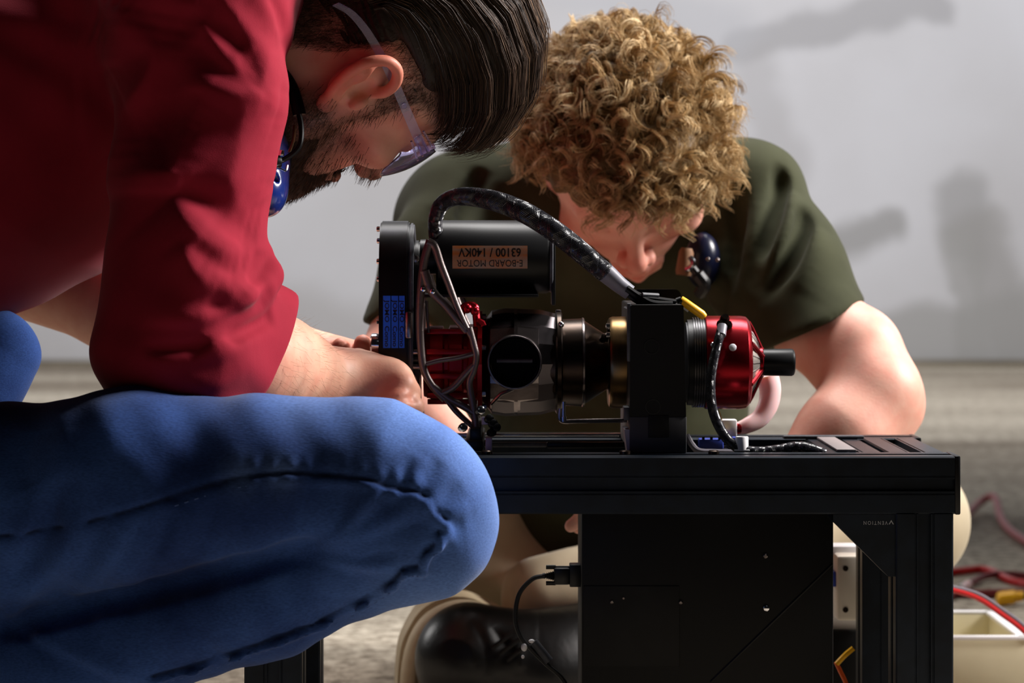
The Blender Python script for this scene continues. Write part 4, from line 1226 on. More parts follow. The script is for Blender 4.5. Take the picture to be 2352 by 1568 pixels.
# hidden trunk under the shirt keeps the figure whole
ST = SDF((-.78, 2.02, .28), (-.02, 2.56, .88), .005)
ST.cap(P(-420, 640, 2.26), P(380, 110, 2.25), .065, .070, .04, flat=((0, 1, 0), .70))
ST.cap(sh, P(470, -20, 2.42), .03, .03, .04); ST.cap(P(430, 40, 2.25), tuple(la(*nl)), .045, .045, .03)
ST.cap(P(470, -20, 2.42), le, .036, .040, .03)
vt, ft = ST.mesh()
V_, F_ = join([(vhw, fh), (va, fa), (vt, ft)])
me = mesh_np('body', V_, F_)
tn = np.zeros((len(V_), 4), np.float32); tn[:, 3] = 1
tn[:len(vh)] = toneA
tip = np.array([P(783, 795, 2.308), P(834, 788, 2.306), P(912, 914, 2.176)])
d = np.min(np.linalg.norm(V_[:, None, :] - tip[None], axis=2), axis=1) if len(V_) < 10 else np.min(np.stack([np.linalg.norm(V_ - t_, axis=1) for t_ in tip]), axis=0)
tn[:, 0] = np.maximum(tn[:, 0], .55 * np.exp(-(d / .014) ** 2))
set_col(me, 'tone', tn)
bodyA = link('body', me, skinA, pa)

# --- shirt: near sleeve with rolled cuff, trunk, collar
shirtM = cloth_mat('maroon_cotton', (150, 30, 50), (138, 26, 45), 1500, .85, .06)
SH = SDF((-.60, 1.93, .27), (-.02, 2.58, .80), .0022)
sl = [P(462, 0, 2.082), P(452, 200, 2.075), P(438, 420, 2.06), P(428, 600, 2.05)]
SH.tube(sl, [.064, .0585, .0560, .056], .02)
SH.cap(P(428, 600, 2.05), P(412, 790, 2.04), .056, .057, .02)
SH.cap(P(412, 790, 2.04), P(560, 826, 2.10), .058, .048, .03)
# trunk and yoke
SH.cap(P(-470, 575, 2.29), P(12, 272, 2.29), .140, .140, .04, flat=((0, 1, 0), .72))
SH.cap(P(12, 272, 2.29), P(370, 20, 2.27), .140, .118, .04, flat=((0, 1, 0), .66))
SH.cap(P(455, -10, 2.10), P(640, -60, 2.19), .060, .044, .05)
SH.cap(P(470, -30, 2.42), P(620, -70, 2.27), .058, .044, .05)
SH.cap(P(470, -30, 2.42), P(200, 480, 2.47), .056, .055, .03)
SH.cap(P(560, 20, 2.24), P(668, 10, 2.225), .066, .060, .03)
SH.ell(P(640, 60, 2.16), (.018, .02, .03), .02)
SH.ell(P(545, 240, 2.055), (.030, .03, .040), .03)
def fold(S_, pts, r, k, op='add', lift=0.0, rr=None):
    q = []
    for (x, y) in pts:
        v = S_.hit(x, y); v[1] -= lift; q.append(v)
    qq = [np.array(p_) for p_ in spline([Vector(map(float, p_)) for p_ in q], 4)]
    n_ = len(qq)
    rad = [r * (.35 + .65 * math.sin(PI * (i + .6) / (n_ + .2))) for i in range(n_)] if rr is None else [r] * n_
    S_.tube(qq, rad, k, op)
# folds of the sleeve
SH.fold([(452, 40), (500, 110), (556, 172), (612, 222), (632, 236)], 0.0150, .010, .022)
SH.fold([(430, 95), (490, 150), (560, 180), (600, 196)], -0.0180, .016, .010)
SH.fold([(488, -20), (540, 40), (592, 120), (628, 205)], 0.0105, .010, .014)
SH.fold([(470, -10), (520, 60), (560, 120)], -0.0120, .012, .016)
SH.fold([(590, -20), (622, 40), (640, 105)], 0.0090, .008, .012)
SH.fold([(612, -20), (642, 30), (655, 80)], -0.0090, .006, .008)
SH.fold([(236, -10), (300, 50), (352, 118), (330, 190), (285, 250)], 0.0210, .022, .026)
SH.fold([(395, 0), (372, 120), (385, 260), (378, 400)], -0.0330, .026, .028)
SH.fold([(405, 215), (455, 205), (540, 228), (604, 214)], 0.0120, .022, .012)
SH.fold([(470, 228), (440, 300), (398, 400), (392, 450)], 0.0150, .018, .030)
SH.fold([(394, 455), (440, 510), (500, 556), (556, 574)], 0.0180, .016, .024)
SH.fold([(420, 410), (480, 478), (540, 530), (596, 552)], -0.0135, .018, .014)
SH.fold([(560, 240), (548, 330), (528, 420), (560, 500)], 0.0090, .030, .020)
SH.fold([(410, 560), (440, 620), (470, 650), (530, 680)], 0.0120, .014, .012)
SH.fold([(440, 560), (500, 610), (556, 640)], -0.0120, .014, .012)
# bunched cloth above the cuff
SH.tube([SH.hit(526, 690) + V3((0, .002, 0)), SH.hit(560, 682) + V3((0, .001, 0)), P(596, 660, 2.036), P(612, 630, 2.05), P(606, 585, 2.058)], [.006, .009, .0105, .0105, .006], .010)
SH.fold([(556, 668), (578, 640), (592, 600), (590, 575)], -.009, .006, .012)
SH.fold([(524, 688), (505, 640), (470, 600)], .008, .012, .016)
SH.fold([(350, 738), (430, 736), (510, 722), (560, 702), (610, 660)], .007, .012, .007)
SH.fold([(345, 758), (430, 762), (510, 752), (566, 722), (615, 672)], -.009, .005, .005, .3)
SH.fold([(470, 700), (520, 704), (548, 690)], -.006, .006, .006)
# rolled cuff: a thicker band round the forearm, cut square to it
axis = np.array(P(620, 838, 2.135)) - np.array(P(430, 790, 2.035)); axis = axis / np.linalg.norm(axis)
SH.cap(P(420, 800, 2.040), P(566, 826, 2.112), .0615, .0605, .010, flat=((0, 0, 1), .92))
SH.tube([SH.hit(352, 800), SH.hit(450, 792), SH.hit(540, 775), SH.hit(618, 730)], .003, .010, 'sub')
SH.fold([(400, 858), (470, 848), (530, 826), (590, 800)], -.003, .010, .006)
SH.fold([(420, 890), (500, 880), (560, 850)], .003, .010, .008)
SH.fold([(450, 820), (520, 806), (600, 770)], .002, .008, .008)
SH.fold([(505, 760), (512, 830), (505, 900)], .003, .012, .02)
def folds_noise(x, y, z):
    return .0009 * np.sin(70 * x + 46 * z + 5 * np.sin(21 * z + 12 * y)) + .0006 * np.sin(-60 * x + 88 * z + 30 * y + 3 * np.sin(30 * x))
SH.disp(folds_noise)
# cuff opening, hollow
cp = np.array(P(577, 838, 2.116))
def cuff_cut(X_, Y_, Z_):
    n_ = V3((.80, .30, -.52)); n_ /= np.linalg.norm(n_)
    d = (X_ - cp[0]) * n_[0] + (Y_ - cp[1]) * n_[1] + (Z_ - cp[2]) * n_[2]
    return d
c0_ = P(640, 860, 2.13)
SH.cap(P(545, 824, 2.095), P(700, 850, 2.2), .0490, .0470, .004, 'sub')
SH.apply(lambda X_, Y_, Z_: -np.maximum(-cuff_cut(X_, Y_, Z_), .34 - Z_ * 0 - .34 + np.sqrt((X_ - c0_[0]) ** 2 + (Y_ - c0_[1]) ** 2 + (Z_ - c0_[2]) ** 2) - .10) * 1.0, [c0_[0] - .12, 1.93, c0_[2] - .13], [c0_[0] + .12, 2.25, c0_[2] + .13], 0, 'cut')
# open hem under the belly
SH.smooth(1)
vs, fs = SH.mesh()
me = mesh_np('shirt', vs, fs)
link('shirt', me, shirtM, pa)
# collar leaf
mb = MB()
ol = [P(560, -40, 2.150), P(640, -60, 2.168), P(712, -50, 2.20), P(704, 2, 2.190), P(690, 46, 2.176), P(660, 36, 2.160), P(610, 0, 2.150)]
mb.prism(ol, (0, .006, .002)); o = mb.build('collar', shirtM, pa, 60)

# --- jeans
denim = denim_mat()
JE = SDF((-.56, 1.87, .02), (.005, 2.28, .40), .0018)
JE.tube([P(-420, 1190, 2.06), P(0, 1160, 2.02), P(300, 1122, 1.99), P(600, 1117, 1.985), P(850, 1118, 1.985)], [.088, .0690, .0665, .0605, .0575], .03)
JE.cap(P(850, 1118, 1.985), P(962, 1150, 1.985), .0570, .0400, .03)
JE.ell(P(948, 1150, 1.985), (.0440, .054, .054), .03)
JE.cap(P(940, 1205, 1.985), P(600, 1345, 2.0), .050, .0500, .02)
JE.cap(P(600, 1345, 2.0), P(150, 1500, 2.03), .0500, .053, .02)
JE.cap(P(150, 1500, 2.03), P(-200, 1560, 2.06), .05, .045, .02)
JE.cap(P(860, 1180, 1.98), P(980, 1200, 1.98), .052, .046, .03)
# far leg / seat at the frame edge
JE.cap(P(-320, 700, 2.34), P(-12, 812, 2.25), .085, .0315, .02)
JE.cap(P(-12, 812, 2.25), P(-60, 900, 2.24), .0325, .040, .02)
# crease between thigh and calf
fold(JE, [(20, 1440), (200, 1392), (400, 1345), (560, 1302), (690, 1268)], .004, .010, 'sub', -.002, 1)
JE.fold([(20, 1440), (200, 1392), (400, 1345), (560, 1302), (690, 1268), (770, 1266)], -.008, .006, .010, .4)
# creases fanning out of the hollow of the knee
JE.fold([(690, 1266), (780, 1262), (860, 1238), (930, 1208), (985, 1196)], -.0085, .008, .014)
JE.fold([(690, 1262), (760, 1225), (795, 1165), (806, 1110)], -.0080, .012, .007)
JE.fold([(735, 1255), (800, 1205), (850, 1150), (880, 1118)], .0050, .010, .006)
JE.fold([(790, 1230), (850, 1190), (905, 1140)], -.0050, .009, .007)
JE.fold([(820, 1240), (900, 1200), (955, 1150)], .0042, .009, .006)
JE.fold([(660, 1280), (740, 1292), (820, 1322), (900, 1332)], -.0070, .008, .012)
JE.fold([(690, 1270), (780, 1292), (870, 1302), (930, 1290)], .0048, .008, .006)
JE.fold([(740, 1275), (830, 1282), (920, 1262)], -.0040, .006, .008)
# pulls across the seam over the knee cap
for p_, q_, a_ in (((962, 1124), (1012, 1062), -.0036), ((984, 1136), (1046, 1070), .0034), ((1004, 1160), (1058, 1112), -.003), ((1022, 1196), (1078, 1160), .0034), ((1016, 1220), (1068, 1196), -.003),
                   ((984, 1264), (1056, 1226), .0030), ((972, 1290), (1040, 1262), -.003), ((920, 1108), (950, 1050), -.0026), ((940, 1120), (980, 1050), .0024)):
    JE.fold([p_, ((p_[0] + q_[0]) / 2 - 3, (p_[1] + q_[1]) / 2 - 4), q_], a_, .0045, .008)
# long drag folds towards the hip
for a_, b_, c_, r_, w_ in (((110, 1085), (62, 1200), (4, 1290), .0075, .013), ((140, 1110), (96, 1240), (24, 1340), -.0095, .012), ((192, 1185), (124, 1300), (0, 1425), .0080, .014),
        ((236, 1200), (180, 1310), (60, 1425), -.0075, .012), ((330, 1190), (290, 1270), (230, 1350), -.0050, .010), ((300, 1200), (250, 1290), (160, 1385), .0055, .011), ((400, 1165), (372, 1230), (340, 1320), -.0042, .010),
        ((430, 1160), (400, 1240), (372, 1310), .0036, .010), ((500, 1130), (478, 1200), (450, 1270), -.0034, .010), ((80, 990), (60, 1060), (70, 1120), -.005, .016), ((150, 985), (140, 1060), (130, 1110), .004, .016)):
    JE.fold([a_, b_, c_], r_, w_)
for i, x in enumerate(range(560, 930, 41)):
    y_ = 1084 + max(0, x - 740) * .13
    JE.fold([(x + 10, y_ - 34), (x + 2, y_ - 4), (x - 8, y_ + 42)], -.0030, .0065, .004)
    JE.fold([(x + 26, y_ - 30), (x + 20, y_ - 4), (x + 14, y_ + 26)], .0022, .006, .008)
for i, (x, y_) in enumerate(((860, 1352), (800, 1384), (740, 1412), (680, 1436), (620, 1460), (560, 1484), (500, 1502), (440, 1520))):
    JE.fold([(x - 14, y_ - 16), (x, y_ + 4), (x + 10, y_ + 22)], -.0024, .005, .004)
# turned cloth low left
JE.fold([(45, 1428), (140, 1490), (260, 1535), (400, 1566)], .0075, .010, .018)
JE.fold([(36, 1446), (130, 1512), (250, 1562)], -.010, .012, .010)
seam = [(-30, 1235), (100, 1218), (250, 1188), (400, 1140), (500, 1108), (580, 1092), (660, 1086), (750, 1090), (840, 1100), (900, 1118), (950, 1128), (974, 1140), (978, 1152), (1000, 1178), (1022, 1192), (1026, 1206), (1008, 1222), (1008, 1244), (982, 1262), (972, 1278), (970, 1300), (930, 1304), (900, 1336), (830, 1380), (740, 1424), (640, 1462), (540, 1498), (440, 1530), (350, 1552)]
sp_ = [JE.hit(x, y) for x, y in seam]
def worn(x, y, z):
    return .0007 * np.sin(150 * x + 40 * z) * np.sin(90 * z + 20 * x) + .0009 * np.sin(40 * x - 70 * z + 20 * y)
JE.disp(worn)
JE.tube(sp_, .0011, .0045, 'sub')
JE.tube([p_ + V3((.0008, 0, -.0052)) for p_ in sp_[5:]], .0012, .006)
JE.smooth(1)
vj, fj = JE.mesh()
me = mesh_np('jeans', vj, fj)
tn = np.zeros((len(vj), 4), np.float32); tn[:, 3] = 1
pxj = 1176 + FPX * vj[:, 0] / vj[:, 1]
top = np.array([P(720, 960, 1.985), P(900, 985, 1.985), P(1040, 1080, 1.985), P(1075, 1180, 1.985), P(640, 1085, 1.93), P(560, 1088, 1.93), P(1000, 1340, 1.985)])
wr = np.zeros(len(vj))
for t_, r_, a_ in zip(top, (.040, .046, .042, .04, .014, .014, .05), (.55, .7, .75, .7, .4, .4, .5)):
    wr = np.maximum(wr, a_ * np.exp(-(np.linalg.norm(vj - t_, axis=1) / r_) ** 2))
tn[:, 0] = wr  # worn spots, lightened further to brighten the lit thigh top and knee
sd = np.full(len(vj), 1.0)
for a_, b_ in zip(sp_[:-1], sp_[1:]):
    ab = b_ - a_; t_ = np.clip(((vj - a_) @ ab) / (ab @ ab + 1e-12), 0, 1)
    sd = np.minimum(sd, np.linalg.norm(vj - a_ - t_[:, None] * ab, axis=1))
tn[:, 1] = np.clip(1.25 - sd / .0020, 0, .85)
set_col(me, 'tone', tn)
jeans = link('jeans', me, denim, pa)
# stitching beside the seam
mb = MB(); stt = spline([Vector(map(float, p_)) + Vector((.0005, -.0010, -.0066)) for p_ in sp_[3:]], 9)
for i in range(0, len(stt) - 1, 2):
    mb.tube([stt[i], stt[i].lerp(stt[i + 1], .8)], .00042, 4)
o = mb.build('stitching', mat('blue_thread', (78, 104, 166), .8), pa); o['kind'] = 'stuff'
# ------------------------------------------------------------------ hair of the person at left
rng = np.random.default_rng(7)
hairA = hair_mat('dark_brown_hair', (26, 17, 12), (70, 49, 33), (128, 96, 66))
HA = SDF((-.100, -.130, -.085), (.100, .135, .185), .0022)
k_ = .001
HA.ell((0, -.008, .048), (.0775, .097, .083), .01)
HA.ell((0, .020, .096), (.068, .080, .052), .02)
HA.ell((0, .062, .092), (.056, .037, .034), .02)
yl = [-.130, -.085, -.055, -.036, -.026, .010, .013, .026, .030, .060, .085, .14]
zl_ = [-.060, -.052, -.040, -.010, .036, .036, -.002, -.002, .030, .050, .058, .060]
lift_ = [.012, .012, .012, .012, .010, .010, .034, .034, .010, .004, .0, .0]
HA.apply(lambda X_, Y_, Z_: (np.interp(Y_, yl, np.array(zl_) + np.array(lift_)) - Z_) * .7 + 0 * X_, [-.1, -.13, -.085], [.1, .135, .185], 0, 'cut')
HA.smooth(4)
HA.disp(lambda x, y, z: .0012 * np.sin(260 * x + 60 * np.sin(30 * z)) + .001 * np.sin(180 * x + 40 * y))
vb, fb = HA.mesh()
prof = np.array([(-96, 30), (-92, 70), (-72, 112), (-40, 138), (0, 152), (45, 150), (80, 132), (100, 104), (106, 82), (102, 66), (96, 54)], np.float32)
seg = np.concatenate([[0], np.cumsum(np.linalg.norm(np.diff(prof, axis=0), axis=1))]); seg /= seg[-1]
def strandsA(N, K=16):
    ph = rng.uniform(-1.52, 1.52, N); cl = np.round(ph * 26) / 26
    ph = ph * .75 + cl * .25
    t1 = np.clip(rng.uniform(.35, 1.0, N) + .06 * np.sin(cl * 40), .25, 1.0); t0 = np.clip(t1 - rng.uniform(.28, .5, N), 0, 1)
    u = np.linspace(0, 1, K)
    t = t0[:, None] + (t1 - t0)[:, None] * u
    y = np.interp(t, seg, prof[:, 0]); z = np.interp(t, seg, prof[:, 1])
    off = rng.normal(0, 2.6, N)[:, None] + 1.8 * np.sin(cl * 31)[:, None] + u ** 2 * rng.uniform(-3, 5, N)[:, None]
    cy, cz = 10.0, 50.0
    rr_ = np.sqrt((y - cy) ** 2 + (z - cz) ** 2); y = cy + (y - cy) * (1 + off / rr_); z = cz + (z - cz) * (1 + off / rr_)
    c = np.cos(ph)[:, None]
    wob = (rng.normal(0, .03, N)[:, None] + .05 * np.sin(t * 9 + rng.uniform(0, 6, N)[:, None] * .4 + cl[:, None] * 20))
    x = (70 + off) * np.sin(ph[:, None] + wob)
    z = 46 + (z - 46) * np.clip(c, .05, 1) ** .55
    z = z - np.clip(1 - c, 0, 1) * (6 + 16 * u[None] ** 1.5)
    y = y * np.clip(c, .1, 1) ** .22
    pth = np.stack([x, y, z], 2) * .001
    rad = np.interp(u, [0, .15, .7, 1], [.00022, .00030, .00026, .00006])[None] * rng.uniform(.8, 1.3, N)[:, None]
    return pth, rad, np.clip(rng.normal(.36, .2, N), 0, 1)
pth, rad, tA = strandsA(11000)
vs1, fs1 = tubes_np(pth, rad)
# short sides and nape
lv = np.interp(vh[:, 1], yl, zl_)
Hs = ((np.abs(vh[:, 0]) > .040) | (vh[:, 1] < -.05)) & (vh[:, 2] < .092) & (vh[:, 2] > lv - .004) & (np.abs(vh[:, 0]) < .0775)
ids = rng.choice(np.nonzero(Hs)[0], 15000)
keep = vh[ids][:, 2] - lv[ids] + .004 > rng.uniform(0, .011, len(ids)); ids = ids[keep]
root = vh[ids]; nrm = root - np.array([0, -.005, .045]); nrm /= np.linalg.norm(nrm, axis=1, keepdims=True)
u = np.linspace(0, 1, 5)[None, :, None]
L_ = rng.uniform(.005, .011, len(ids))[:, None, None]
dr = nrm * .36 + np.array([0, -.35, -.75]) + rng.normal(0, .18, nrm.shape); dr /= np.linalg.norm(dr, axis=1, keepdims=True)
pth2 = root[:, None] - nrm[:, None] * .001 + dr[:, None] * u * L_
vs2, fs2 = tubes_np(pth2, np.interp(np.linspace(0, 1, 5), [0, 1], [.00017, .00006])[None] * np.ones((len(ids), 1)))
def hair_obj(name, parts, Rm, O, m, parent):
    V_, F_ = join([(a, b) for a, b, _ in parts])
    me = mesh_np(name, place(V_, Rm, O), F_)
    tn = np.ones((len(V_), 4), np.float32); tn[:, 0] = np.concatenate([c for _, _, c in parts])
    set_col(me, 'tone', tn)
    o = link(name, me, m, parent); o['kind'] = 'stuff'
    return o
hair_obj('hair', [(vb, fb, np.full(len(vb), .05)), (vs1, fs1, np.repeat(tA, 16 * 3)), (vs2, fs2, np.repeat(np.clip(rng.normal(.4, .15, len(ids)), 0, 1), 15))], RA, OA, hairA, pa)
# beard, moustache, eyebrows
w_ = toneA[:, 1] * (vh[:, 2] > -.125)
ids = rng.choice(len(vh), 9000, p=w_ / w_.sum())
root = vh[ids]
nrm = root - np.array([0, .01, -.03]); nrm /= np.linalg.norm(nrm, axis=1, keepdims=True)
dr = nrm * .62 + np.array([0, .22, -.75]) + rng.normal(0, .22, nrm.shape); dr /= np.linalg.norm(dr, axis=1, keepdims=True)
L_ = (rng.uniform(.0025, .006, len(ids)) * (1 + .6 * np.clip((-root[:, 2] - .06) / .04, 0, 1)))[:, None, None]
u = np.linspace(0, 1, 5)[None, :, None]
pth3 = root[:, None] + dr[:, None] * u * L_ + np.array([0, .002, -.003]) * u ** 2
vs3, fs3 = tubes_np(pth3, np.interp(np.linspace(0, 1, 5), [0, 1], [.00022, .00007])[None] * np.ones((len(ids), 1)))
# moustache over the lips
N = 900
rx = rng.uniform(-.026, .026, N); root = np.stack([rx, .086 - 9 * rx ** 2, np.full(N, -.045) + rng.normal(0, .0025, N)], 1)
dr = np.stack([rx * 14, np.full(N, .12), np.full(N, -1.0)], 1) + rng.normal(0, .15, (N, 3)); dr /= np.linalg.norm(dr, axis=1, keepdims=True)
pth4 = root[:, None] + dr[:, None] * u * rng.uniform(.002, .004, N)[:, None, None]
vs4, fs4 = tubes_np(pth4, np.interp(np.linspace(0, 1, 5), [0, 1], [.00022, .00007])[None] * np.ones((N, 1)))
BD = SDF((-.075, -.02, -.125), (.075, .11, -.03), .002)
BD.ell((0, .058, -.078), (.040, .0345, .033), .01)
for s_ in (-1, 1): BD.cap((s_ * .050, .012, -.050), (s_ * .020, .066, -.086), .0185, .017, .01)
BD.apply(lambda X_, Y_, Z_: (Z_ + .045 - .10 * np.abs(X_)) * .8 + 0 * Y_, [-.08, -.03, -.13], [.08, .12, 0], 0, 'cut')
BD.ell((0, .070, -.056), (.028, .0235, .017), .008)
BD.smooth(1)
vbd, fbd = BD.mesh()
NB = 7000
ib = rng.choice(len(vbd), NB); rb = vbd[ib]
nb = rb - np.array([0, .03, -.05]); nb /= np.linalg.norm(nb, axis=1, keepdims=True)
db = nb * .6 + np.array([0, .1, -.8]) + rng.normal(0, .22, nb.shape); db /= np.linalg.norm(db, axis=1, keepdims=True)
vs5, fs5 = tubes_np(rb[:, None] + db[:, None] * u * rng.uniform(.003, .0065, NB)[:, None, None], np.interp(np.linspace(0, 1, 5), [0, 1], [.0002, .00006])[None] * np.ones((NB, 1)))
hair_obj('beard', [(vbd, fbd, np.full(len(vbd), .06)), (vs5, fs5, np.repeat(np.clip(rng.normal(.5, .2, NB), 0, 1), 15)), (vs3, fs3, np.repeat(np.clip(rng.normal(.45, .2, 9000), 0, 1), 15)), (vs4, fs4, np.repeat(np.clip(rng.normal(.5, .2, N), 0, 1), 15))], RA, OA, hairA, pa)
def brows(name, Rm, O, m, parent, tone):
    N = 700
    s = rng.choice([-1, 1], N); t = rng.uniform(0, 1, N)
    root = np.stack([s * (.012 + .036 * t), .089 - .022 * t ** 2 + .001, .030 + .006 * np.sin(t * 2.4) + rng.normal(0, .002, N)], 1)
    dr = np.stack([s * 1.0, -.3 * np.ones(N), .25 * np.ones(N)], 1) + rng.normal(0, .2, (N, 3)); dr /= np.linalg.norm(dr, axis=1, keepdims=True)
    p_ = root[:, None] + dr[:, None] * u * .008
    a, b = tubes_np(p_, np.interp(np.linspace(0, 1, 5), [0, 1], [.00025, .00008])[None] * np.ones((N, 1)))
    hair_obj(name, [(a, b, np.full(len(a), tone))], Rm, O, m, parent)
brows('eyebrows', RA, OA, hairA, pa, .3)
# fine forearm hair
pxa = 1176 + FPX * va[:, 0] / va[:, 1]; pya = HOR - FPX * (va[:, 2] - CAMZ) / va[:, 1]
sel = np.nonzero((pxa > 600) & (pxa < 800) & (va[:, 1] < 2.24) | (pxa > 500) & (pxa < 760) & (va[:, 1] > 2.28))[0]
ids = rng.choice(sel, 900)
ax_ = np.array(wr_) - np.array(el); ax_ /= np.linalg.norm(ax_)
ctr = np.array(el) + ((va[ids] - np.array(el)) @ ax_)[:, None] * ax_
far_ = va[ids][:, 1] > 2.28
ctr[far_] = np.array(le) + np.clip(((va[ids][far_] - np.array(le)) @ (np.array(lw) - np.array(le))) / ((np.array(lw) - np.array(le)) @ (np.array(lw) - np.array(le))), 0, 1)[:, None] * (np.array(lw) - np.array(le))
nrm = va[ids] - ctr; nrm /= np.linalg.norm(nrm, axis=1, keepdims=True)
dr = nrm * .4 + ax_ * .6 + np.array([0, 0, -.35]) + rng.normal(0, .25, nrm.shape); dr /= np.linalg.norm(dr, axis=1, keepdims=True)
p_ = va[ids][:, None] + dr[:, None] * u * rng.uniform(.005, .011, len(ids))[:, None, None] + nrm[:, None] * u * .001
a, b = tubes_np(p_, np.interp(np.linspace(0, 1, 5), [0, 1], [.00007, .00003])[None] * np.ones((len(ids), 1)))
me = mesh_np('arm_hair', a, b); tn = np.ones((len(a), 4), np.float32); tn[:, 0] = .9; set_col(me, 'tone', tn)
o = link('arm_hair', me, hair_mat('arm_hair', (80, 58, 40), (120, 92, 64), (170, 138, 100)), pa); o['kind'] = 'stuff'

# ------------------------------------------------------------------ safety glasses
clear = mat('clear_lavender', (214, 208, 250), .06, spec=.5, trans=.9, ior=1.46)
gl = thing('safety_glasses', 'clear lavender safety glasses worn by the person in maroon', 'glasses', tuple(la(0, 95, 15)))
mb = MB()
nx_, nz_ = 28, 10
def lens_pt(a, b, off):
    x = 66 * a
    y = 78 + 27 * (1 - a * a) + off - 4 * ((b - .5) * 2) ** 2
    lo = -15 + 21 * math.exp(-(x / 13) ** 2); hi = 34 - 2 * a * a
    z = lo + (hi - lo) * b
    return la(x, y, z)
front, back = [], []
for i in range(nx_ + 1):
    a_ = -1 + 2 * i / nx_
    e_ = math.sqrt(max(0, 1 - max(0, (abs(a_) - .86) / .14) ** 2)) * .5 + .0
    for j in range(nz_ + 1):
        b_ = .5 + (j / nz_ - .5) * (2 * e_ if abs(a_) > .86 else 1)
        front.append(lens_pt(a_, b_, 1.1)); back.append(lens_pt(a_, b_, -1.1))
n1 = len(front); W_ = nz_ + 1; fc = []
for i in range(nx_):
    for j in range(nz_):
        q = i * W_ + j
        fc.append((q, q + W_, q + W_ + 1, q + 1)); fc.append((n1 + q, n1 + q + 1, n1 + q + W_ + 1, n1 + q + W_))
for i in range(nx_):
    for j in (0, nz_):
        q = i * W_ + j; fc.append((q, q + W_, n1 + q + W_, n1 + q))
for j in range(nz_):
    for i in (0, nx_):
        q = i * W_ + j; fc.append((q, q + 1, n1 + q + 1, n1 + q))
mb.raw(front + back, fc); mb.build('lens', clear, gl, 50)
for s in (1, -1):
    pts_ = spline([la(s * 69, 74, 25), la(s * 74, 58, 25), la(s * 79.5, 25, 26), la(s * 82, -10, 27), la(s * 80, -45, 25), la(s * 77, -66, 20), la(s * 75, -78, 12)], 6)
    n_ = len(pts_)
    mb = MB()
    up = (la(0, 0, 1) - la(0, 0, 0)).normalized(); out = (la(s, 0, 0) - la(0, 0, 0)).normalized()
    v, f_ = [], []
    for i, q in enumerate(pts_):
        hh = .0042 - .0016 * i / n_; th = .0009
        for (a_, b_) in ((hh, th), (hh, -th), (-hh, -th), (-hh, th)): v.append(q + up * a_ + out * b_)
    for i in range(n_ - 1):
        for j in range(4): f_.append((i * 4 + j, i * 4 + (j + 1) % 4, (i + 1) * 4 + (j + 1) % 4, (i + 1) * 4 + j))
    f_ += [(0, 1, 2, 3), (4 * n_ - 4, 4 * n_ - 3, 4 * n_ - 2, 4 * n_ - 1)]
    mb.raw(v, f_); arm = mb.build('temple_arm', clear, gl, 40)
    for k in range(4):
        mb = MB(); mb.tube([la(s * (67 + .7 * k), 78 - 2 * k, 17 + 5 * k), la(s * (71 + .6 * k), 58 - 1.5 * k, 19 + 4 * k)], .0010, 6); mb.build('rib', clear, arm, 60)
    mb = MB(); mb.lathe(la(s * 76.5, 56, 24), tuple(out), [(0, .0028), (.0012, .0028), (.0016, .002)], 14); mb.build('hinge_pin', clear, arm)
    mb = MB(); mb.lathe(la(s * 81, 22, 26), tuple(out), [(0, .0022), (.001, .0022)], 12); mb.build('button', clear, arm)

# ------------------------------------------------------------------ ear defenders round the neck
cupM = mat('navy_shell', (22, 44, 120), .22, coat=.6)
ed = thing('ear_defenders', 'navy blue ear defenders with black band worn round the neck of the person in maroon', 'earmuffs', tuple(P(600, 370, 2.12)))
CU = SDF(P(480, 520, 2.05), P(720, 240, 2.20), .0016)
CU.ell(P(600, 372, 2.128), (.0225, .030, .0385), .005)
CU.ell(P(612, 440, 2.118), (.016, .024, .020), .008)
CU.cap(P(610, 300, 2.100), P(606, 352, 2.098), .004, .004, .004)
CU.tube([P(600, 380, 2.090), P(632, 410, 2.102), P(640, 440, 2.112)], .0012, .003, 'sub')
vv, ff = CU.mesh(); me = mesh_np('cup', vv, ff); cup = link('cup', me, cupM, ed)
CU2 = SDF(P(560, 480, 2.08), P(720, 250, 2.22), .002)
CU2.ell(P(612, 362, 2.155), (.020, .018, .036), .005)
vv, ff = CU2.mesh(); me = mesh_np('cushion', vv, ff); link('cushion', me, M['black_rubber'], ed)
mb = MB(); mb.tube(spline([P(628, 150, 2.13), P(648, 166, 2.125), P(668, 196, 2.118), P(680, 230, 2.112), P(688, 264, 2.108)], 6), .0052, 10, flat=.45); mb.build('headband', M['black_satin'], ed)
mb = MB(); mb.tube(spline([P(684, 250, 2.109), P(692, 290, 2.106), P(690, 328, 2.102), P(676, 350, 2.100), P(652, 366, 2.098), P(634, 372, 2.096)], 6), .0022, 10); mb.build('band_wire', M['black_satin'], ed)
mb = MB(); mb.tube(spline([P(676, 288, 2.112), P(674, 320, 2.108), P(664, 350, 2.106)], 5), .0012, 8); mb.build('adjust_rod', mat('brass_rod', (150, 110, 80), .35, metal=1.0), ed)
mb = MB(); mb.lathe(P(634, 372, 2.094), (-1, -.25, 0), [(-.004, .004), (0, .006), (.008, .0062), (.010, .005)], 16); mb.build('pivot', M['black_satin'], ed)
A_, B_ = P(638, 358, 2.094), P(652, 344, 2.090)
MB().box((A_.x, 2.088, A_.z), (B_.x, 2.096, B_.z), .0008).build('clip', M['chrome'], ed)
mb = MB(); mb.tube(spline([P(634, 358, 2.089), P(627, 368, 2.087), P(630, 382, 2.087), P(644, 388, 2.089), P(656, 392, 2.091), P(660, 380, 2.094)], 5), .0009, 8); mb.build('clip_ring', M['chrome'], ed)
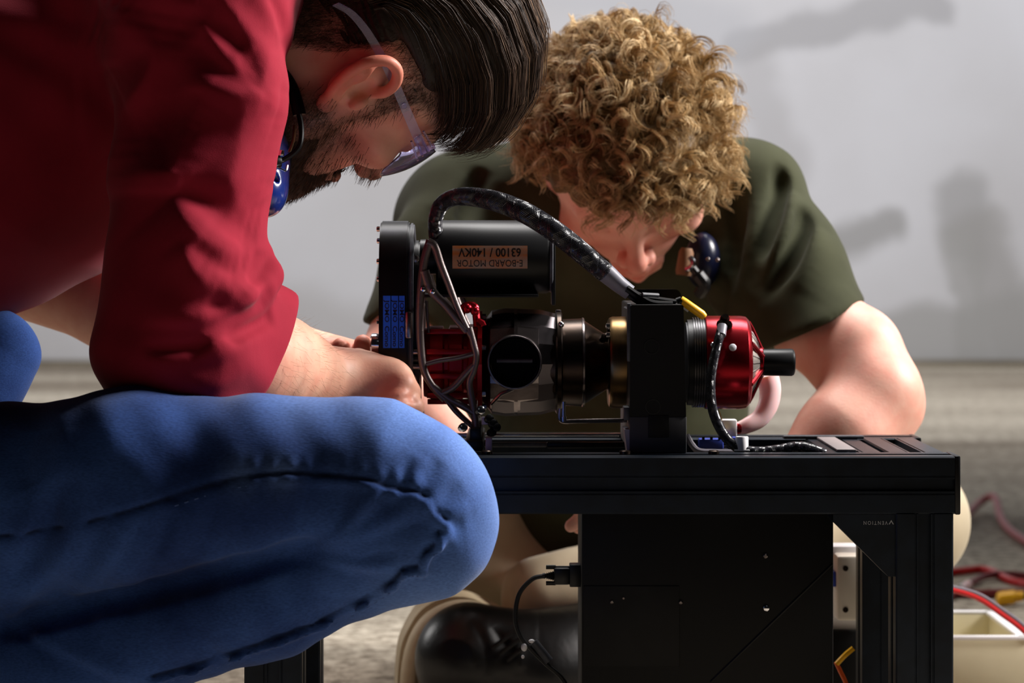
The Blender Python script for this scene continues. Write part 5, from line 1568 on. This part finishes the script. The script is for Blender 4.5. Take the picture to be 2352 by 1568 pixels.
# ------------------------------------------------------------------ person behind the table: curly hair, olive T-shirt
RB = [[-0.993, 0.0666, -0.0976], [0.0454, -0.5477, -0.8355], [-0.1091, -0.834, 0.5408]]
OB = (0.1098, 2.65, 0.5317)
def lb_(x, y, z): return Vector(place(np.array([[x, y, z]], np.float32) / 1000, RB, OB)[0])
skinB = skin_mat('skin_fair', (232, 182, 162), (212, 104, 88), (120, 84, 60))
pb_ = thing('person', 'person with curly blond hair and olive T-shirt leaning over the far side of the table', 'person', (.12, 2.8, 0))
nwB = np.array((OB[0] + .012, 2.80, .475)) - np.array(OB)
nlB = (np.array(RB).T @ nwB) * 1000
hB = head_field(tuple(nlB), 56, brow=5)
vhB, fhB = hB.mesh()
toneB = head_tone(vhB, 0)
vhBw = place(vhB, RB, OB)
# arms: e = elbow, w = wrist; image right first
sh1, e1, w1 = P(1715, 470, 2.70), P(2012, 905, 2.55), P(1770, 1165, 2.50)
sh2, e2, w2 = P(1060, 490, 2.70), P(888, 885, 2.565), P(1085, 1070, 2.462)
SB = SDF((-.24, 2.33, .19), (.42, 2.80, .56), .0022)
SB.cap(sh1, P(1790, 580, 2.66), .034, .036, .02)
SB.cap(P(1790, 580, 2.66), P(1872, 738, 2.617), .036, .0410, .02)
SB.cap(P(1872, 738, 2.617), e1, .0415, .0395, .02)
SB.ell(P(1990, 800, 2.575), (.030, .034, .034), .03)
SB.cap(e1, P(1936, 1000, 2.53), .0385, .0405, .02)
SB.cap(P(1936, 1000, 2.53), w1, .0405, .0255, .02)
SB.cap(P(2062, 955, 2.555), P(2050, 985, 2.55), .014, .012, .03)
SB.cap(sh2, P(985, 640, 2.645), .032, .036, .02)
SB.cap(P(985, 640, 2.645), e2, .036, .036, .02)
SB.cap(e2, P(950, 950, 2.51), .036, .038, .02)
SB.cap(P(950, 950, 2.51), w2, .038, .0250, .02)
def handB(w, d, up, side, r=1.0):
    """palm and five curled fingers; d = pointing direction, up = back of the hand, side = thumb side"""
    w, d, up, side = (Vector(q) for q in (w, d, up, side))
    d.normalize(); up.normalize(); side.normalize()
    for i, (off, ln, rr) in enumerate(((.026, .040, .0088), (.009, .045, .0092), (-.009, .041, .0088), (-.025, .033, .0078))):
        m_ = w + d * .078 + side * off + up * (-.003 * abs(i - 1.3))
        SB.cap(w + side * off * .35, m_, .018, rr * 1.3, .012)
        a = m_ + d * ln * .8 - up * ln * .5
        b = a + d * ln * .1 - up * ln * .6
        c = b - d * ln * .35 - up * ln * .25
        SB.cap(m_, a, rr * 1.1, rr, .005); SB.cap(a, b, rr, rr * .92, .003); SB.cap(b, c, rr * .9, rr * .75, .003)
    t0 = w + d * .018 + side * .022 - up * .008
    SB.cap(w + d * .01, t0, .016, .0125, .01); SB.cap(t0, t0 + d * .035 + side * .018 - up * .012, .0125, .0100, .006)
    SB.cap(t0 + d * .035 + side * .018 - up * .012, t0 + d * .062 + side * .012 - up * .022, .0098, .0080, .003)
handB(w1, (-.9, .1, -.25), (.1, -.3, 1), (.2, -.9, -.3))
handB(w2, (.95, -.25, .05), (.0, -.3, 1), (.2, .9, .3))
vB, fB = SB.mesh()
SBt = SDF((-.12, 2.62, .10), (.36, 3.00, .56), .005)
SBt.cap(sh1, sh2, .034, .034, .04); SBt.cap(P(1395, 560, 2.80), P(1395, 1050, 2.90), .07, .07, .04, flat=((0, 1, 0), .9)); SBt.cap(P(1440, 470, 2.80), P(1395, 560, 2.80), .045, .05, .03)
vBt, fBt = SBt.mesh()
V_, F_ = join([(vhBw, fhB), (vB, fB), (vBt, fBt)])
me = mesh_np('body', V_, F_)
tn = np.zeros((len(V_), 4), np.float32); tn[:, 3] = 1; tn[:len(vhB)] = toneB
pxb = 1176 + FPX * V_[:, 0] / V_[:, 1]
tn[len(vhB):, 0] = .04
set_col(me, 'tone', tn)
link('body', me, skinB, pb_)

# --- T-shirt
oliveM = cloth_mat('olive_jersey', (62, 64, 46), (52, 54, 38), 1300, .9, .05)
TB = SDF((-.27, 2.46, .10), (.42, 3.04, .58), .003)
TB.cap(P(1660, 505, 2.745), P(1080, 520, 2.745), .078, .078, .04)
TB.cap(P(1395, 560, 2.80), P(1395, 900, 2.84), .118, .125, .06, flat=((0, 1, 0), .9))
TB.cap(P(1395, 900, 2.84), P(1395, 1190, 2.90), .135, .14, .06, flat=((0, 1, 0), .9))
TB.cap(P(1560, 480, 2.70), P(1240, 480, 2.70), .052, .052, .05)
TB.tube([P(1712, 455, 2.70), P(1800, 610, 2.650), P(1915, 815, 2.595)], [.056, .0520, .0500], .03)
TB.cap(P(1760, 640, 2.66), P(1860, 800, 2.605), .054, .046, .03)
TB.tube([P(1062, 478, 2.70), P(1000, 600, 2.650), P(925, 790, 2.600)], [.047, .0455, .0440], .03)
TB.ell(P(1748, 420, 2.70), (.030, .045, .026), .03)
n1_ = np.array([.43, -.08, -.90])
cpt = np.array(P(1868, 752, 2.61))
TB.cap(P(1885, 785, 2.60), P(1950, 900, 2.56), .0440, .0440, .004, 'sub')
q0_ = np.array(P(1925, 830, 2.58)); 
TB.apply(lambda X_, Y_, Z_: -np.maximum(-((X_ - cpt[0]) * n1_[0] + (Y_ - cpt[1]) * n1_[1] + (Z_ - cpt[2]) * n1_[2]), np.sqrt((X_ - q0_[0]) ** 2 + (Y_ - q0_[1]) ** 2 + (Z_ - q0_[2]) ** 2) - .10), q0_ - .11, q0_ + .11, 0, 'cut')
n2_ = np.array([-.25, -.08, -.95])
cp2 = np.array(P(862, 748, 2.60)); q2_ = np.array(P(900, 830, 2.58))
TB.cap(P(918, 800, 2.585), P(890, 880, 2.555), .0380, .0380, .004, 'sub')
TB.apply(lambda X_, Y_, Z_: -np.maximum(-((X_ - cp2[0]) * n2_[0] + (Y_ - cp2[1]) * n2_[1] + (Z_ - cp2[2]) * n2_[2]), np.sqrt((X_ - q2_[0]) ** 2 + (Y_ - q2_[1]) ** 2 + (Z_ - q2_[2]) ** 2) - .085), q2_ - .1, q2_ + .1, 0, 'cut')
# folds running off the shoulders and down the chest
for pts_, a_, w1_, w2_ in (([(1800, 390), (1790, 470), (1745, 590), (1735, 680)], -.014, .004, .016), ([(1848, 480), (1835, 560), (1790, 640), (1755, 690)], -.013, .004, .016),
        ([(1815, 430), (1812, 520), (1775, 610)], .010, .012, .012), ([(1880, 520), (1868, 590), (1820, 670)], .009, .016, .012), ([(1950, 660), (1900, 725), (1790, 780)], .004, .010, .010),
        ([(1680, 420), (1690, 520), (1680, 640), (1660, 720)], -.014, .006, .018), ([(1640, 560), (1660, 660), (1670, 760)], .010, .02, .02), ([(1130, 390), (1100, 440), (1070, 520)], -.011, .004, .014),
        ([(1080, 400), (1040, 450), (1010, 520)], .008, .012, .012), ([(1010, 470), (975, 540), (930, 640)], -.010, .004, .014), ([(960, 560), (910, 640), (870, 710)], .006, .012, .012), ([(1180, 420), (1170, 500), (1180, 600)], -.012, .018, .018),
        ([(1240, 560), (1260, 700), (1300, 900)], -.012, .024, .024), ([(1560, 640), (1540, 800), (1500, 930)], -.012, .024, .024), ([(1150, 900), (1250, 940), (1380, 950)], -.010, .02, .02)):
    TB.fold(pts_, a_, w1_, w2_)
for pts_ in ([(1792, 388), (1790, 430), (1775, 510), (1750, 590)], [(1846, 486), (1842, 530), (1815, 600), (1775, 660)], [(1690, 430), (1695, 520), (1685, 640)], [(1100, 400), (1085, 450), (1060, 520)], [(1000, 470), (985, 540), (950, 630)]):
    fold(TB, pts_, .0026 if pts_[0][0] in (1926, 1000) else .0060, .010, 'sub')
TB.smooth(1)
vv, ff = TB.mesh(); link('tshirt', mesh_np('tshirt', vv, ff), oliveM, pb_)

# --- trousers, boot
khaki = cloth_mat('khaki_cotton', (204, 190, 162), (190, 176, 148), 900, .88, .15)
TR = SDF((-.16, 2.52, 0.0), (.50, 3.10, .30), .0032)
TR.cap(P(1180, 1210, 2.95), P(1010, 1215, 2.78), .085, .072, .04)
TR.cap(P(1640, 1210, 2.95), P(2082, 1195, 2.80), .085, .058, .04)
TR.cap(P(1180, 1230, 2.96), P(1640, 1230, 2.96), .09, .09, .05)
TR.cap(P(2075, 1200, 2.80), P(1750, 1265, 2.74), .060, .055, .03)
TR.cap(P(1750, 1265, 2.74), P(1250, 1378, 2.70), .056, .042, .03)
TR.cap(P(1010, 1225, 2.78), P(1500, 1480, 2.84), .064, .05, .03)
TR.fold([(1130, 1345), (1240, 1290), (1330, 1258)], .006, .014, .02)
TR.fold([(1180, 1400), (1260, 1420), (1330, 1440)], -.008, .014, .014)
TR.fold([(1180, 1190), (1250, 1230), (1330, 1245)], -.006, .014, .02)
TR.fold([(1280, 1185), (1310, 1215), (1335, 1230)], .006, .01, .014)
TR.smooth(1)
vv, ff = TR.mesh(); link('trousers', mesh_np('trousers', vv, ff), khaki, pb_)

bt = thing('boot', 'glossy black leather boot with cream sole lying on its side under the table', 'boot', tuple(P(1120, 1560, 2.64)))
leather = mat('black_leather', (12, 11, 11), .36, spec=.5, bump=(160, .25))
soleM = mat('cream_sole', (206, 190, 158), .6, noise=(40, (190, 172, 138), (1, 1, 1)))
BO = SDF((-.12, 2.50, .0), (.16, 2.78, .14), .0022)
BO.ell(P(1072, 1512, 2.615), (.046, .042, .050), .01)
BO.cap(P(1090, 1520, 2.62), P(1240, 1545, 2.63), .045, .040, .03)
BO.cap(P(1240, 1545, 2.63), P(1400, 1520, 2.66), .042, .045, .03)
BO.cap(P(1180, 1470, 2.625), P(1330, 1470, 2.66), .022, .034, .03)
BO.plane((0, 0, .002), (0, 0, -1))
BO.fold([(1085, 1425), (1115, 1480), (1120, 1560)], -.003, .004, .008)
BO.fold([(1130, 1440), (1160, 1475), (1190, 1500)], -.004, .005, .008)
BO.fold([(1160, 1460), (1185, 1490), (1200, 1540)], .004, .006, .008)
BO.fold([(1010, 1480), (1040, 1465), (1075, 1480), (1095, 1530)], .0015, .003, .004)
vv, ff = BO.mesh(); link('upper', mesh_np('upper', vv, ff), leather, bt)
for k in range(3):
    mb = MB(); a_ = BO.hit(1148 + 22 * k, 1478 + 10 * k); mb.tube(spline([Vector(map(float, a_)) + Vector((-.012, -.002, -.008)), Vector(map(float, a_)) + Vector((0, -.0045, .002)), Vector(map(float, a_)) + Vector((.012, -.001, .010))], 5), .0022, 8); mb.build('lace', M['black_rubber'], bt)
out_ = [(912, 1640), (913, 1568), (920, 1490), (940, 1440), (968, 1400), (1010, 1376), (1052, 1370), (1090, 1376), (1130, 1394), (1170, 1416), (1206, 1440), (1300, 1462), (1400, 1470), (1400, 1640)]
YS = 2.665
zz = .001
mb = MB(); ol = [P(x, y, YS) for x, y in out_]
ol = spline(ol, 4); ol = [Vector((p_.x, p_.y, max(p_.z, zz))) for p_ in ol]
mb.prism(ol, (-.004, .026, .004)); mb.build('sole', soleM, bt, 30)
inn = spline([P(x, y, YS - .022) for x, y in ((940, 1640), (938, 1568), (948, 1500), (966, 1455), (992, 1424), (1030, 1404), (1064, 1398), (1100, 1404), (1150, 1424), (1204, 1446), (1300, 1470), (1400, 1478))], 5)
inn = [Vector((p_.x, p_.y, max(p_.z, .006))) for p_ in inn]
mb = MB(); mb.tube(inn, .0062, 10, flat=1.7); mb.build('welt', soleM, bt, 60)

# --- curly hair
rng = np.random.default_rng(11)
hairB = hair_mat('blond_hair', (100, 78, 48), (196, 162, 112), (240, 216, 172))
HB = SDF((-.13, -.15, -.08), (.13, .16, .19), .003)
HB.ell((0, -.006, .050), (.084, .100, .089), .01)
HB.ell((0, .046, .082), (.062, .048, .044), .02)
HB.apply(lambda X_, Y_, Z_: (np.interp(Y_, [-.14, -.09, -.04, -.02, .012, .03, .06, .09, .16], [-.06, -.05, .0, .022, .024, .034, .056, .062, .064]) - Z_) * .7 + 0 * X_, [-.13, -.15, -.08], [.13, .16, .19], 0, 'cut')
HB.disp(lambda x, y, z: .005 * np.sin(150 * x + 20) * np.sin(140 * y) * np.sin(150 * z) + .002 * np.sin(310 * x) * np.sin(290 * y + 1) * np.sin(280 * z))
vbB, fbB = HB.mesh()
RBi = np.array(RB).T
down = RBi @ np.array([0, 0, -1.0]); 
def curls(N, strands, K, len_, hel, turns, spread, rad, out_w, base=(.078, .098, .083)):
    # roots on the scalp above the hairline
    R_ = []
    while len(R_) < N:
        v = rng.normal(0, 1, 3); v /= np.linalg.norm(v)
        p_ = np.array([0, -.008, .048]) + v * np.array(base)
        lim = np.interp(p_[1], [-.14, -.09, -.04, -.02, .02, .04, .07, .09], [-.05, -.04, .01, .03, .03, .045, .062, .066])
        if p_[1] > -.02: lim += -.016 * np.clip((-p_[0] - .03) / .02, 0, 1) + .030 * np.clip((p_[0] - .025) / .02, 0, 1)
        if p_[2] > lim: R_.append((p_, v))
    root = np.array([r[0] for r in R_]); nrm = np.array([r[1] for r in R_])
    root = np.repeat(root, strands, 0); nrm = np.repeat(nrm, strands, 0)
    M_ = len(root); cid = np.repeat(np.arange(N), strands)
    ch = lambda lo, hi: np.repeat(rng.uniform(lo, hi, N), strands)
    L_ = ch(*len_) * rng.uniform(.85, 1.1, M_) * (1 - .24 * np.clip((root[:, 1] - .02) / .06, 0, 1)) * (1 - .5 * np.clip((-.02 - root[:, 1]) / .06, 0, 1)) * (1 - .25 * np.clip((.04 - root[:, 2]) / .05, 0, 1)) * (1 - .3 * np.clip((root[:, 0] - .02) / .03, 0, 1) * np.clip((root[:, 1]) / .04, 0, 1)); hr = ch(*hel); tu = ch(*turns); phs = ch(0, 6.28); hand = np.where(ch(0, 1) > .5, 1, -1)
    jit = np.repeat(rng.normal(0, .35, (N, 3)), strands, 0)
    front = np.clip((root[:, 1] - .03) / .05, 0, 1)[:, None]
    a0 = nrm * out_w + jit + np.array([0, .25, 0]) * front
    a0 /= np.linalg.norm(a0, axis=1, keepdims=True)
    u = np.linspace(0, 1, K)
    grav = down[None] * (.75 + .35 * front) + nrm * .28 + jit * .6
    path = np.empty((M_, K, 3)); p_ = root.copy(); path[:, 0] = p_
    d_ = a0
    for k in range(1, K):
        t = u[k]
        d_ = a0 * (1 - t) + grav * t; d_ = d_ / np.linalg.norm(d_, axis=1, keepdims=True)
        p_ = p_ + d_ * (L_ / (K - 1))[:, None]; path[:, k] = p_
    # helix round the axis
    ax = np.gradient(path, axis=1); ax /= np.linalg.norm(ax, axis=2, keepdims=True)
    ref = np.repeat(rng.normal(0, 1, (N, 3)), strands, 0)[:, None]
    e1_ = np.cross(ax, ref); e1_ /= np.linalg.norm(e1_, axis=2, keepdims=True) + 1e-6; e2_ = np.cross(ax, e1_)
    ang = phs[:, None] + hand[:, None] * 2 * PI * tu[:, None] * u[None] + rng.normal(0, .16, M_)[:, None]
    amp = hr[:, None] * np.clip(u * 3, 0, 1)[None] * rng.uniform(.75, 1.25, M_)[:, None]
    path = path + e1_ * (np.cos(ang) * amp)[:, :, None] + e2_ * (np.sin(ang) * amp)[:, :, None] + (rng.normal(0, spread, (M_, 3)))[:, None] * np.clip(u * 2, .2, 1)[None, :, None]
    # keep curls out of the skull and off the face
    q = path - np.array([0, -.008, .048]); kk = np.sqrt((q[:, :, 0] / .079) ** 2 + (q[:, :, 1] / .099) ** 2 + (q[:, :, 2] / .085) ** 2)
    path = np.where((kk < 1)[:, :, None], np.array([0, -.008, .048]) + q / np.maximum(kk, .3)[:, :, None], path)
    rd = np.interp(u, [0, .1, .8, 1], [.6, 1, .9, .3])[None] * rad * rng.uniform(.75, 1.25, M_)[:, None]
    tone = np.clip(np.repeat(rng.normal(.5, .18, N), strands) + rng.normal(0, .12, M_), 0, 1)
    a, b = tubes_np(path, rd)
    return a, b, (tone[:, None] * (.10 + .90 * np.clip(u * 1.5, 0, 1) ** 1.3)[None]).repeat(3, axis=1).reshape(-1)  # roots toned darker to paint the shade deep between the curls
c1_ = curls(860, 11, 20, (.034, .060), (.0045, .0090), (.9, 2.0), .0012, .00040, .62)
c2_ = curls(1000, 2, 18, (.034, .060), (.003, .009), (1.0, 2.0), .003, .00022, .8)
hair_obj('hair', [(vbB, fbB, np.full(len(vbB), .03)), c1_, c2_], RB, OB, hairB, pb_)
brows('eyebrows', RB, OB, hairB, pb_, .25)

# --- ear defenders and lanyard bits hanging at the neck
ed2 = thing('ear_defenders', 'navy ear defenders hanging at the neck of the curly haired person', 'earmuffs', tuple(P(1610, 600, 2.60)))
CB = SDF(P(1520, 720, 2.54), P(1700, 500, 2.68), .002)
CB.ell(P(1614, 598, 2.625), (.017, .018, .027), .004)
vv, ff = CB.mesh(); link('cup', mesh_np('cup', vv, ff), mat('dark_navy_shell', (12, 18, 46), .3), ed2)
mb = MB(); mb.lathe(P(1570, 632, 2.600), (.12, 0, 1), [(0, .007), (.004, .008), (.022, .007), (.026, .005)], 16); mb.build('pad', mat('tan_foam', (130, 92, 62), .7), ed2)
mb = MB(); mb.tube(spline([P(1585, 590, 2.588), P(1592, 604, 2.586), P(1584, 616, 2.586), P(1576, 618, 2.588)], 5), .0026, 8); mb.build('clip', M['chrome'], ed2)
mb = MB(); mb.tube(spline([P(1588, 612, 2.590), P(1602, 630, 2.590), P(1618, 655, 2.592), P(1606, 675, 2.6)], 5), [.004] * 5 + [.007] * 5 + [.006] * 5 + [.006], 10); mb.build('hinge_arm', M['black_plastic'], ed2)
mb = MB(); mb.tube(spline([P(1600, 560, 2.63), P(1640, 500, 2.68), P(1655, 440, 2.76), P(1600, 400, 2.84), P(1440, 385, 2.87), P(1290, 400, 2.84), P(1235, 440, 2.76)], 6), .005, 10, flat=.5); mb.build('headband', M['black_satin'], ed2)
for px, py in ((1626, 595), (1648, 597)):
    mb = MB(); mb.ball(P(px, py, 2.598), .0022); mb.build('stud', M['steel'], ed2)
